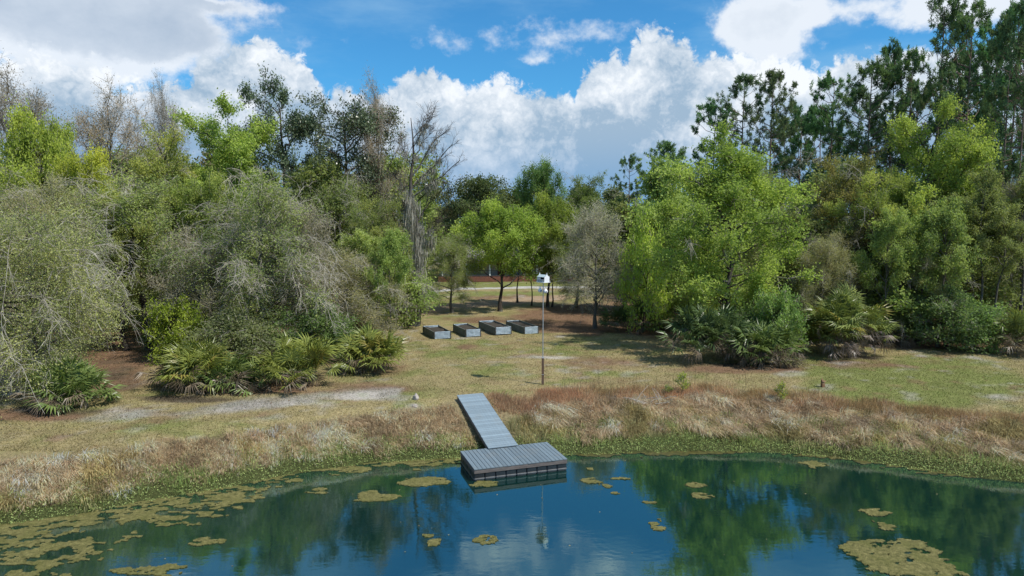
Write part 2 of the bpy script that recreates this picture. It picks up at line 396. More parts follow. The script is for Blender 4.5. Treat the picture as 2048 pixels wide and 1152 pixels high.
gx = np.concatenate([-np.geomspace(1600, 48, 26), np.arange(-46, 48.1, .34), np.geomspace(50, 1600, 26)])
gy = np.concatenate([np.linspace(-300, 14, 26), np.arange(15, 58, .27), np.arange(58, 112, .8), np.geomspace(113, 2500, 30)])
GX, GY = np.meshgrid(gx, gy); GD = sdist(GX, GY); GZ = terrain(GX, GY, GD)
farh = np.hypot(GX, GY) > 130; GZ = np.where(farh, 1.5, GZ)
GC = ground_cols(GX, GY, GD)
b = NB('ground'); at = b.n('ShaderNodeAttribute', attribute_name='col')
n = b.noise(9, 8, .68); n2 = b.noise(1.1, 5, .6); n3 = b.noise(38, 4, .6)
c = b.mix(1.0, at.outputs['Color'], b.mr(n, .28, .72, .50, 1.52), 'MULTIPLY')
c = b.mix(b.mr(n2, .48, .68, 0, .35), c, b.mix(1.0, c, (.72, .92, .62), 'MULTIPLY'))
c = b.mix(b.mr(n3, .56, .72, 0, .5), c, b.mix(1.0, c, (1.45, 1.42, 1.4), 'MULTIPLY'))
b.pbsdf(c, .95, .08, 0, b.math('ADD', n, b.math('MULTIPLY', n3, .5)), .9, .06)
M_GROUND = b.m
ny, nx = GX.shape; I = np.arange(ny * nx).reshape(ny, nx)
Q = np.stack([I[:-1, :-1], I[:-1, 1:], I[1:, 1:], I[1:, :-1]], -1).reshape(-1, 4)
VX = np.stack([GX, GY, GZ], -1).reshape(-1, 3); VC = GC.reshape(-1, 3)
mid = VX[Q].mean(1); dm = GD.reshape(-1)[Q].mean(1); sm_ = dm / bankw(mid[:, 0])
mpx, mpy = PIX(mid[:, 0], mid[:, 1], np.full(len(mid), 1.5)); fr = mid[:, 1] > 14
wob = (fbm(mid[:, 0], mid[:, 1], 1.6, 6) - .5) * .5
cls = np.zeros(len(Q), int)
cls[fr & (band(mpx, mpy, *PATH_PX) + wob > .45)] = 1
cls[fr & (band(mpx, mpy, *TRACK_PX) + wob > .35)] = 2
cls[fr & (band(mpx, mpy, *DRIVE_PX) > .35)] = 3
cls[sm_ < 1.05] = 4; cls[dm < 0] = 5
for k, nm in enumerate(['lawn', 'sandy_path', 'dirt_track', 'driveway', 'pond_bank', 'pond_bed']):
    sel = Q[cls == k]; ids, inv = np.unique(sel, return_inverse=True)
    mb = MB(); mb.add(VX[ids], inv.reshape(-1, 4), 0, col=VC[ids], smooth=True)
    tag(mb.build(nm, M_GROUND, color=True), kind='structure')

# ------------------------------------------------------------------ pond water
b = NB('pond_water')
nA = b.noise(1.6, 4, .55, stretch=(1, 2.2, 1)); nB = b.noise(9, 3, .5, stretch=(1, 1.8, 1))
h = b.math('ADD', b.math('MULTIPLY', nA, 1.0), b.math('MULTIPLY', nB, .12))
cx, cy = P(1262, 1075, 0)                          # rings left by a rising fish
vd = b.n('ShaderNodeVectorMath', operation='DISTANCE'); b.l(b.pos(), vd.inputs[0]); vd.inputs[1].default_value = (cx, cy, 0)
rg = b.math('MULTIPLY', b.math('SINE', b.math('MULTIPLY', vd.outputs['Value'], 26)), b.math('MULTIPLY', b.mr(vd.outputs['Value'], .5, 1.0), b.mr(vd.outputs['Value'], 2.2, 1.3)))
h = b.math('ADD', h, b.math('MULTIPLY', rg, .05))
bp = b.n('ShaderNodeBump'); bp.inputs['Strength'].default_value = .020; bp.inputs['Distance'].default_value = .10; b.l(h, bp.inputs['Height'])
dif = b.n('ShaderNodeBsdfDiffuse'); dif.inputs[0].default_value = (.004, .021, .017, 1)
gl = b.n('ShaderNodeBsdfGlossy'); gl.inputs['Roughness'].default_value = .015; gl.inputs[0].default_value = (.68, .92, .90, 1); b.l(bp.outputs[0], gl.inputs['Normal'])
fz = b.n('ShaderNodeFresnel'); fz.inputs['IOR'].default_value = 3.9; b.l(bp.outputs[0], fz.inputs['Normal'])
mx = b.n('ShaderNodeMixShader'); b.l(fz.outputs[0], mx.inputs[0]); b.l(dif.outputs[0], mx.inputs[1]); b.l(gl.outputs[0], mx.inputs[2])
b.l(mx.outputs[0], b.out.inputs[0])
mb = MB(); mb.add([(-46, -70, 0), (48, -70, 0), (48, 31, 0), (-46, 31, 0)], [(0, 1, 2, 3)])
tag(mb.build('water', b.m), kind='structure')

# ------------------------------------------------------------------ trees: generator
def tree_mesh(seed, h, r, bole=.3, limbs=26, subs=14, twigs=9, lv=9, leaf=.12, droop=0., low=-.5, r0=None, top=1.0, twigcol=0, leafmat=None,
              sig=.16, wob=.25, twl=.13, subl=.34, lump=.4, twr=.011, clumpy=0., lean=(0, 0), aspect=.55, barefrac=0., spray=0, elmax=1.45):
    """returns (trunk mesh, crown mesh): trunk and limbs as tubes, crown as twigs with leaf-sized faces"""
    g = np.random.default_rng(seed); r0 = r0 or h * .017
    n = 9; t = np.linspace(0, 1, n); th = h * .86 * top
    wd = np.cumsum(g.normal(size=(n, 2)) * wob * h * .035, 0) * (t[:, None] > 0)
    tr = np.concatenate([wd + t[:, None] ** 1.3 * np.array(lean) * h, (t * th)[:, None]], 1)[None]
    tk = MB(); flare = 1 + .7 * np.exp(-t * 14)
    tubes(tk, tr, (r0 * (1 - .82 * t) * flare)[None], 8)
    # limbs reach to a lumpy envelope
    u = (np.arange(limbs) + g.uniform(.2, .8, limbs)) / limbs; ts = bole + (1 - bole) * u ** .85 * .98
    st, _ = at_s(tr, np.zeros(limbs, int), ts)
    az = np.arange(limbs) * 2.399 + g.uniform(-.5, .5, limbs)
    el = (low + (elmax - low) * u ** .9) + g.normal(size=limbs) * .18
    zc = h * (bole * .75 + 1) / 2; rz = h - zc; k = 1 - lump + lump * g.uniform(0, 1, limbs) ** .7 + .22 * (g.uniform(0, 1, limbs) > .84)
    tg = np.stack([np.cos(az) * np.cos(el) * r, np.sin(az) * np.cos(el) * r, np.sin(el) * rz], -1) * k[:, None] + np.array([lean[0] * h * .8, lean[1] * h * .8, zc])
    tg[:, 2] = np.maximum(tg[:, 2] - droop * np.hypot(tg[:, 0], tg[:, 1]) * .5, .35)
    ln = np.linalg.norm(tg - st, axis=1, keepdims=True)
    ct = (st + tg) / 2 + np.array([0, 0, 1.]) * ln * (.10 + .22 * droop) + g.normal(size=(limbs, 3)) * ln * .12
    LB = bez(st, ct, tg, 8); LB[:, 1:-1] += g.normal(size=(limbs, 6, 3)) * ln[:, :, None] * .018
    lr = np.clip(ln * .016, .025, r0 * .5) * np.ones((1, 8)); lr = lr * np.linspace(1, .22, 8)
    tubes(tk, LB, lr, 5)
    cr = MB()
    # sub branches
    M = limbs * subs; idl = np.repeat(np.arange(limbs), subs); ss = g.uniform(.28, 1, M) ** .8
    p0, tn = at_s(LB, idl, ss); out = norm(p0 - np.array([0, 0, zc * .9]))
    dr = norm(tn * .55 + out * .35 + g.normal(size=(M, 3)) * .55 + np.array([0, 0, .22 - droop * .5]))
    L = r * subl * g.uniform(.5, 1.15, (M, 1)) * (1.15 - .35 * ss[:, None])
    p2 = p0 + dr * L + np.array([0, 0, -1.]) * L * droop * .55; p1 = p0 + dr * L * .5 + np.array([0, 0, 1.]) * L * (.06 + droop * .15)
    p2[:, 2] = np.maximum(p2[:, 2], .15)
    SB = bez(p0, p1, p2, 4); SB[:, 1:3] += g.normal(size=(M, 2, 3)) * L[:, :, None] * .05
    tubes(cr, SB, np.clip(L * .011, .012, .05) * np.linspace(1, .4, 4)[None], 3, 1)
    # twigs
    K = M * twigs; ids = np.repeat(np.arange(M), twigs); s2 = g.uniform(.15, 1, K) ** .8
    q0, tn = at_s(SB, ids, s2); d2 = norm(tn * .6 + g.normal(size=(K, 3)) * .6 + np.array([0, 0, .1 - droop * .45]))
    L2 = r * twl * g.uniform(.5, 1.3, (K, 1)); q1 = q0 + d2 * L2; q1[:, 2] = np.maximum(q1[:, 2], .08)
    slim(cr, q0, q1, twr * 2.0, g, 1)
    if spray:
        ids_ = g.integers(0, limbs, spray); sp0, tn = at_s(LB, ids_, g.uniform(.45, .95, spray)); o2 = sp0 - np.array([0, 0, zc]); o2[:, 2] *= .25
        dr = norm(norm(o2) + g.normal(size=(spray, 3)) * .35); L = r * g.uniform(.3, .95, (spray, 1))
        sp1 = sp0 + dr * L * .55 + np.array([0, 0, .22]) * L; sp2 = sp0 + dr * L + np.array([0, 0, -1.]) * L * g.uniform(.0, .45, (spray, 1)); sp2[:, 2] = np.maximum(sp2[:, 2], .25)
        PB = bez(sp0, sp1, sp2, 7); PB[:, 1:-1] += g.normal(size=(spray, 5, 3)) * L[:, :, None] * .025; tubes(cr, PB, np.full((spray, 7), .019) * np.linspace(1, .4, 7), 3, 2)
        M2 = spray * 13; i2 = np.repeat(np.arange(spray), 13); a0, tn = at_s(PB, i2, g.uniform(.15, 1, M2)); d3 = norm(tn * .7 + g.normal(size=(M2, 3)) * .6 + np.array([0, 0, -.1])); l3 = r * g.uniform(.08, .24, (M2, 1))
        PS = bez(a0, a0 + d3 * l3 * .5 + np.array([0, 0, .08]) * l3, a0 + d3 * l3 + np.array([0, 0, -.3]) * l3, 4); tubes(cr, PS, np.full((M2, 4), .011) * np.linspace(1, .5, 4), 3, 2)
        K3 = M2 * 6; i3 = np.repeat(np.arange(M2), 6); b0, tn = at_s(PS, i3, g.uniform(.1, 1, K3)); slim(cr, b0, b0 + norm(tn + g.normal(size=(K3, 3)) * .7) * r * g.uniform(.04, .13, (K3, 1)), .015, g, 2)
    # leaves
    if lv:
        keep = np.ones(K, bool)
        if clumpy: keep &= np.repeat(g.uniform(0, 1, M) > clumpy, twigs)
        if barefrac: keep &= np.repeat(np.repeat(g.uniform(0, 1, limbs) > barefrac, subs), twigs)
        kid = np.where(keep)[0]; lid = np.repeat(kid, lv); s3 = g.uniform(.1, 1.1, (len(lid), 1))
        pos = q0[lid] + (q1[lid] - q0[lid]) * s3 + g.normal(size=(len(lid), 3)) * sig
        pos[:, 2] = np.maximum(pos[:, 2], .05)
        base = np.repeat(g.uniform(0, 1, M), twigs)[lid]
        lb = np.repeat(g.uniform(0, 1, limbs), subs * twigs)[lid]
        leaves(cr, pos, leaf, g, 0, aspect, np.clip(lb * .48 + base * .30 + g.uniform(0, .22, len(lid)), 0, 1), up=.6)
    nm = 'tree_%d' % seed
    return tk.mesh(nm + '_trunk', [M_BARK]), cr.mesh(nm + '_crown', [leafmat or ML_BROAD, M_TWIGD if twigcol else M_TWIG, M_TWIGP], tint=True), h, r

def pine_mesh(seed, h, r, start=.45, nb=46, sub=9, tuft=26):
    g = np.random.default_rng(seed); n = 12; t = np.linspace(0, 1, n)
    tr = np.concatenate([np.cumsum(g.normal(size=(n, 2)) * .05, 0) * (t[:, None] > 0), (t * h * .985)[:, None]], 1)[None]
    tk = MB(); tubes(tk, tr, (h * .0105 * (1 - .86 * t) * (1 + .4 * np.exp(-t * 20)))[None], 8)
    u = np.sort(g.uniform(0, 1, nb)); ts = start + (1 - start) * u; st, _ = at_s(tr, np.zeros(nb, int), ts)
    az = g.uniform(0, 6.283, nb); prof = np.clip(.62 + .55 * np.sin(np.clip(u * 1.05, 0, 1) * np.pi) - .55 * np.clip(u - .72, 0, 1) * 2.2, .22, 1)
    L = (r * prof * g.uniform(.55, 1.15, nb))[:, None]; a = np.stack([np.cos(az), np.sin(az), np.zeros(nb)], -1)
    rise = (-.05 + .75 * u + g.normal(size=nb) * .12)[:, None] * np.array([0, 0, 1.])
    tg = st + norm(a + rise) * L + np.array([0, 0, .12]) * L; ct = st + a * L * .55 + rise * L * .3
    LB = bez(st, ct, tg, 6); LB[:, 1:-1] += g.normal(size=(nb, 4, 3)) * L[:, :, None] * .03
    tubes(tk, LB, np.clip(L * .014, .02, .085) * np.linspace(1, .35, 6)[None], 5)
    cr = MB(); M = nb * sub; idl = np.repeat(np.arange(nb), sub); ss = g.uniform(.5, 1.0, M) ** .8; ss[::sub] = 1
    p0, tn = at_s(LB, idl, ss); d = norm(tn * .7 + g.normal(size=(M, 3)) * .6 + np.array([0, 0, .35])); l2 = g.uniform(.25, .85, (M, 1)) * (r / 3.6)
    p1 = p0 + d * l2; tubes(cr, np.stack([p0, p1], 1), np.full((M, 2), .018), 3, 1)
    lid = np.repeat(np.arange(M), tuft); dd = norm(g.normal(size=(len(lid), 3)) + d[lid] * .7 + np.array([0, 0, .25]))
    pos = p0[lid] + (p1 - p0)[lid] * g.uniform(.45, 1.05, (len(lid), 1)) + dd * .03
    leaves(cr, pos, .34, g, 0, .20, np.clip(np.repeat(g.uniform(0, .6, M), tuft) + g.uniform(0, .4, len(lid)), 0, 1), dirs=dd)
    return tk.mesh('pine_%d_trunk' % seed, [M_BARK]), cr.mesh('pine_%d_crown' % seed, [ML_NEEDLE, M_TWIGD], tint=True), h, r

PROTO = {
 'oak_a': tree_mesh(11, 12.5, 5.2, .12, 36, 14, 9, 17, .142, low=-.95, lump=.58, clumpy=.10, subl=.28, sig=.14, spray=5, aspect=.68),
 'oak_b': tree_mesh(12, 10, 4.6, .24, 28, 12, 8, 17, .142, low=-.5, lump=.55, clumpy=.10, subl=.30, aspect=.68),
 'oak_c': tree_mesh(13, 16, 4.8, .22, 36, 12, 8, 17, .155, low=-.75, lump=.6, clumpy=.15, subl=.30, elmax=1.15, aspect=.68),
 'oak_d': tree_mesh(14, 17, 5.6, .18, 36, 12, 8, 14, .168, low=-.8, lump=.62, clumpy=.22, subl=.30, elmax=1.1, spray=6, aspect=.68),
 'haze_a': tree_mesh(21, 10, 5.8, .10, 40, 14, 10, 13, .092, droop=.45, low=-1.2, leafmat=ML_FINE, sig=.2, twl=.17, clumpy=.14, aspect=.7, lump=.62, spray=44, subl=.27),
 'haze_b': tree_mesh(22, 13, 5.4, .14, 36, 13, 10, 12, .112, droop=.28, low=-1.0, leafmat=ML_FINE, sig=.22, twl=.17, clumpy=.18, aspect=.7, lump=.65, spray=30, subl=.27),
 'haze_c': tree_mesh(23, 11, 5.0, .14, 34, 13, 10, 10, .105, droop=.5, low=-1.0, leafmat=ML_FINE, sig=.22, twl=.2, clumpy=.28, aspect=.7, lump=.65, spray=70, subl=.27),
 'lean_a': tree_mesh(24, 12, 5.0, .40, 28, 13, 9, 10, .11, droop=.22, low=-.55, leafmat=ML_FINE, sig=.2, twl=.18, clumpy=.18, aspect=.7, lump=.6, subl=.28, spray=24, lean=(-.13, 0), r0=.30, wob=.4),
 'bare_a': tree_mesh(31, 14, 4.2, .2, 34, 13, 11, 4, .09, low=-.6, leafmat=ML_FINE, sig=.1, twl=.22, subl=.4, twr=.014),
 'bare_b': tree_mesh(32, 9, 3.8, .12, 36, 13, 11, 5, .09, low=-.8, leafmat=ML_FINE, sig=.12, twl=.24, subl=.4, twr=.014),
 'ever_a': tree_mesh(41, 21, 5.4, .55, 24, 10, 8, 12, .20, low=-.7, leafmat=ML_EVER, twigcol=1, lump=.7, clumpy=.2, sig=.2, subl=.30, elmax=.95, twr=.016, aspect=.6),
 'ever_b': tree_mesh(42, 20, 6.2, .50, 24, 10, 8, 11, .20, low=-.7, lean=(.05, 0), leafmat=ML_EVER, twigcol=1, lump=.7, clumpy=.22, sig=.2, subl=.30, elmax=.9, twr=.016, aspect=.6),
 'mid_a': tree_mesh(51, 14, 5.2, .10, 34, 11, 6, 9, .27, low=-1.05, leafmat=ML_FINE, sig=.28, lump=.38, aspect=.7),
 'mid_b': tree_mesh(52, 13, 4.6, .12, 32, 11, 6, 9, .27, low=-1.05, leafmat=ML_FINE, sig=.28, lump=.45, droop=.15, aspect=.7),
 'young': tree_mesh(53, 11, 3.4, .38, 22, 11, 8, 9, .17, low=-.5, lump=.45, r0=.14, aspect=.65),
 'slim': tree_mesh(54, 15, 2.3, .50, 18, 10, 7, 10, .14, low=-.8, leafmat=ML_FINE, lump=.6, r0=.15, wob=.2, aspect=.65),
 'shrub_a': tree_mesh(61, 2.6, 1.7, .04, 24, 9, 6, 7, .13, low=-.9, sig=.12, twl=.2, subl=.45, r0=.05, wob=.6, lump=.6),
 'shrub_b': tree_mesh(62, 3.2, 1.8, .04, 24, 9, 6, 8, .13, low=-.9, sig=.14, twl=.22, subl=.5, r0=.05, wob=.6, lump=.6),
 'sprig': tree_mesh(63, .9, .4, .05, 9, 5, 4, 5, .05, low=-.2, sig=.03, twl=.25, subl=.5, r0=.02),
 'pine_a': pine_mesh(71, 26, 4.3, .46, 46, 8, 44),
 'pine_b': pine_mesh(72, 24, 3.9, .52, 40, 8, 44),
 'pine_c': pine_mesh(73, 27, 4.8, .42, 54, 8, 44),
 'pine_d': pine_mesh(74, 20, 4.2, .32, 50, 8, 44),
}
def tree(kind, px, D, top, wpx, leafc, barkc, name, label, group=None, cat='tree', rz=None, base=None):
    """a tree standing D metres out below photo column px; crown width from wpx"""
    tkm, crm, h0, r0 = PROTO[kind]; x = XAT(px, D); y = D; z = tz(x, y) - .05
    h = max(ZAT(top, D) - z, .3); sc = h / h0; sw = wpx / F_PX * D / (2 * r0 * .92) if wpx else sc
    o = empty(name, (x, y, z), random.uniform(0, 6.28) if rz is None else rz, label, cat, group)
    o.scale = (sw, sw, sc)
    t = link('trunk', tkm, o); t.color = (*barkc, 1); c = link('crown', crm, o); kf = 1.42 if kind[:3] == 'oak' else 1.5 if kind[:4] == 'haze' else 1.7; c.color = (*[min(v * kf, .66) for v in leafc], 1)
    return o
BK_D = (.055, .045, .036); BK_G = (.12, .11, .09); BK_P = (.17, .125, .10)
LIME = (.235, .30, .068); YEL = (.32, .335, .055); GRN = (.195, .255, .06); MIDG = (.185, .235, .07); OLV = (.205, .24, .078); TANL = (.23, .205, .095)
GREYL = (.27, .265, .175); BROWN = (.25, .185, .115); DKG = (.075, .105, .055); PINE = (.085, .14, .065)
exec_order = []
# --- left side of the lawn
tree('haze_a', 85, 31.2, 405, 370, (.265, .28, .11), BK_D, 'drooping_oak', 'drooping tan flowering oak at the left edge, sweeping down over palmetto fans')
tree('haze_c', -95, 40, 330, 420, OLV, BK_D, 'drooping_oak', 'grey olive oak cut off by the left edge of the photo', None)
tree('lean_a', 305, 43.5, 372, 300, OLV, BK_D, 'leaning_oak', 'olive oak with dark leaning trunk behind the left palmettos', rz=0.)
tree('haze_c', 540, 42, 365, 310, (.20, .235, .085), BK_G, 'weeping_oak', 'wide grey green oak with pale drooping branches above the palmetto thicket')
tree('haze_a', 665, 45, 500, 260, (.27, .25, .13), BK_G, 'weeping_oak', 'low tan drooping oak with bare pale twigs left of the metal beds')
tree('haze_b', 690, 56, 345, 220, OLV, BK_G, 'leafy_oak', 'olive green oak left of the moss covered snag')
tree('oak_c', 470, 56, 216, 210, LIME, BK_D, 'bright_oak', 'bright lime green oak crown below the first dark evergreen oak')
tree('oak_b', 95, 52, 236, 175, (.255, .30, .06), BK_D, 'bright_oak', 'yellow green round crown near the upper left corner of the wood')
tree('oak_b', 195, 49, 312, 150, YEL, BK_D, 'bright_oak', 'small vivid yellow green crown among grey oaks at left')
tree('oak_d', 340, 53, 255, 190, (.26, .275, .075), BK_D, 'bright_oak', 'yellow olive crown between the bare brown trees and the lime oak')
tree('bare_a', 245, 57, 222, 190, BROWN, BK_G, 'bare_tree', 'brown budding tree between the two yellow crowns at left')
tree('bare_a', 35, 57, 178, 200, (.15, .12, .08), BK_G, 'bare_tree', 'nearly bare brown tree highest at the far left')
tree('bare_a', 340, 70, 205, 80, (.13, .11, .08), BK_G, 'bare_tree', 'bare dead top poking above the yellow olive crown')
tree('ever_a', 568, 60, 146, 175, DKG, BK_D, 'evergreen_oak', 'tall dark evergreen oak above the lime crown')
tree('ever_b', 698, 60, 160, 215, (.062, .08, .04), BK_D, 'evergreen_oak', 'tall dark evergreen oak with slanting limbs, right of its twin')
tree('bare_a', 755, 60, 205, 110, BROWN, BK_D, 'bare_tree', 'rusty brown thin crown on the right flank of the dark oaks')
tree('young', 735, 47.5, 470, 110, OLV, BK_D, 'young_oak', 'young oak with thick dark trunk behind the rightmost left palmettos')
tree('young', 783, 45.5, 470, 90, MIDG, BK_G, 'young_oak', 'young oak with ivy clad trunk nearest the left metal bed')
tree('mid_a', 440, 58, 360, 220, MIDG, BK_D, 'woodland_tree', 'mid green tree filling the wood under the lime oak')
tree('mid_a', 650, 57, 335, 210, (.12, .14, .045), BK_D, 'woodland_tree', 'green tree filling the wood under the twin dark oaks')
tree('mid_b', 160, 55, 350, 250, OLV, BK_D, 'woodland_tree', 'olive tree filling the wood beneath the vivid yellow crown')
# --- middle
tree('haze_b', 905, 62, 470, 120, OLV, BK_G, 'leafy_oak', 'thin olive tree with pale low branches right of the mossy snag')
tree('oak_b', 1000, 63, 410, 185, (.225, .29, .06), BK_D, 'bright_oak', 'round bright green oak over the lawn behind the metal beds', rz=.4)
tree('oak_b', 1095, 66, 395, 130, (.19, .23, .05), BK_D, 'bright_oak', 'yellow green oak on dark crooked trunk behind the bird house')
tree('young', 1035, 70, 470, 70, GRN, BK_D, 'young_oak', 'slim oak by the dirt track left of the bird house pole')
tree('young', 1063, 67, 480, 60, GRN, BK_D, 'young_oak', 'slim oak just left of the bird house')
tree('young', 1104, 66, 480, 70, MIDG, BK_D, 'young_oak', 'slim leaning oak just right of the bird house')
tree('bare_b', 1190, 52.5, 428, 150, GREYL, BK_G, 'bare_tree', 'grey twiggy tree standing alone right of the bird house')
tree('haze_b', 1150, 66, 440, 140, OLV, BK_G, 'leafy_oak', 'olive tree behind the grey twiggy tree')
tree('mid_b', 1250, 62, 420, 150, (.15, .16, .06), BK_G, 'woodland_tree', 'olive tree between the grey twiggy tree and the big bright oak')
tree('shrub_b', 1285, 50.5, 470, 90, (.27, .33, .07), BK_D, 'leafy_bush', 'tall bright green bush right of the grey twiggy tree', cat='bush')
tree('oak_b', 1080, 98, 330, 105, (.12, .19, .06), BK_D, 'bright_oak', 'distant bright green tree rising above the middle tree line')
tree('oak_d', 1172, 97, 352, 95, (.13, .17, .05), BK_D, 'bright_oak', 'distant lopsided green tree right of the middle bright one')
tree('mid_a', 965, 104, 362, 130, (.085, .105, .045), BK_D, 'woodland_tree', 'dark olive tree on the middle skyline right of the snag')
# --- right
tree('oak_a', 1452, 44.5, 308, 320, (.235, .295, .072), BK_D, 'bright_oak', 'largest bright green oak, rising from a palmetto thicket right of the lawn', rz=1.2)
tree('oak_d', 1680, 52, 312, 170, (.19, .175, .06), BK_D, 'leafy_oak', 'tan olive oak between the two big bright green oaks')
tree('oak_c', 1855, 50, 222, 215, (.235, .285, .07), BK_D, 'bright_oak', 'tall bright green oak below the pines near the right edge', rz=2.0)
tree('oak_d', 1965, 52, 370, 110, (.16, .19, .05), BK_D, 'leafy_oak', 'olive green oak at the right edge of the photo')
tree('haze_b', 1690, 50, 430, 190, (.15, .145, .07), BK_G, 'leafy_oak', 'grey olive tangle of branches above the round palmetto clump')
tree('mid_b', 1800, 47, 440, 180, MIDG, BK_D, 'woodland_tree', 'shaded mid green tree right of the round palmetto clump')
tree('mid_a', 1920, 48.5, 400, 210, (.15, .175, .065), BK_D, 'woodland_tree', 'shaded green tree behind the bright bush at right')
tree('bare_a', 2040, 46, 360, 120, (.14, .13, .09), BK_G, 'bare_tree', 'grey mossy thin tree on the right border')
tree('mid_b', 1375, 53, 455, 140, MIDG, BK_D, 'woodland_tree', 'green tree behind the left side of the big bright oak')
tree('mid_b', 1590, 51, 440, 160, (.12, .135, .05), BK_D, 'woodland_tree', 'olive tree behind the right side of the big bright oak')
tree('shrub_a', 1552, 40.3, 604, 90, (.15, .215, .065), BK_D, 'leafy_bush', 'pale green leafy bush on the right end of the palmetto thicket', cat='bush')
tree('shrub_a', 1485, 41.8, 630, 120, (.08, .12, .035), BK_D, 'leafy_bush', 'dark green bush in the middle of the palmetto thicket', cat='bush')
tree('shrub_a', 1950, 43, 622, 100, (.14, .205, .065), BK_D, 'leafy_bush', 'fresh green bush left of the palmetto at the right edge', cat='bush')
tree('shrub_b', 1895, 43.5, 600, 130, (.10, .14, .055), BK_D, 'leafy_bush', 'grey green low bush under the shaded right trees', cat='bush')
tree('shrub_b', 1640, 47, 590, 110, (.10, .11, .06), BK_G, 'leafy_bush', 'dull grey bush left of the round palmetto clump', cat='bush')
tree('shrub_a', 355, 39.5, 620, 100, (.16, .20, .03), BK_D, 'leafy_bush', 'rounded yellow green bush above the left palmettos', cat='bush')
tree('shrub_b', 470, 38, 640, 150, (.12, .135, .06), BK_G, 'leafy_bush', 'grey green twiggy bush in the left palmetto thicket', cat='bush')
tree('shrub_b', 640, 40, 625, 130, (.10, .14, .045), BK_D, 'leafy_bush', 'dark green bush behind the yellow green palmettos', cat='bush')
tree('oak_d', 1735, 49, 345, 170, (.25, .28, .075), BK_D, 'bright_oak', 'yellow green oak between the tan oak and the tallest bright oak at right')
tree('oak_d', 1930, 52, 275, 130, (.24, .26, .08), BK_D, 'bright_oak', 'bright oak crown right of the tall one below the pines')
tree('haze_b', 1640, 46, 470, 130, (.25, .24, .12), BK_G, 'leafy_oak', 'pale olive tree touching the right side of the big bright oak')
tree('haze_b', 1835, 46, 480, 150, (.22, .23, .10), BK_G, 'leafy_oak', 'olive tree above the small dark palmetto')
tree('young', 1770, 45, 430, 110, (.18, .22, .07), BK_G, 'young_oak', 'slim trunk oak left of the shaded right trees')
tree('young', 1875, 44.5, 410, 120, (.17, .21, .07), BK_G, 'young_oak', 'slim trunk oak behind the grey green low bush')
for px_, D_, tp_, lab_ in [(1905, 46, 380, 'slim trunk tree at the left of the thin stand by the right edge'), (1952, 45, 330, 'tall slim trunk tree in the thin stand by the right edge'),
                           (1992, 44, 395, 'slim trunk tree above the palmetto at the right edge'), (2030, 45, 340, 'rightmost slim trunk tree in the thin stand')]:
    tree('slim', px_, D_, tp_, 85, (.165, .185, .07), (.10, .09, .075), 'slim_tree', lab_, 'slim trunks by the right edge')
tree('oak_d', 255, 43, 385, 160, (.22, .235, .075), BK_D, 'leafy_oak', 'yellow olive crown over the gap in the left wood')
tree('oak_b', 430, 45, 360, 160, (.215, .25, .065), BK_D, 'leafy_oak', 'green rounded crown under the lime oak')
tree('haze_b', 130, 40, 360, 190, (.26, .245, .12), BK_G, 'leafy_oak', 'tan olive oak behind the drooping oak at left')
tree('bare_b', 610, 44, 430, 150, (.27, .24, .16), BK_G, 'bare_tree', 'grey twiggy crown in the middle of the left wood')
tree('oak_d', 760, 50, 400, 130, (.19, .21, .065), BK_D, 'leafy_oak', 'green oak hugging the left side of the mossy snag')
tree('bare_b', 395, 42, 480, 150, (.26, .235, .15), BK_G, 'bare_tree', 'grey twiggy crown above the rounded yellow green bush')
tree('bare_b', 20, 38, 470, 170, (.28, .25, .15), BK_G, 'bare_tree', 'grey twiggy tree low at the left edge')
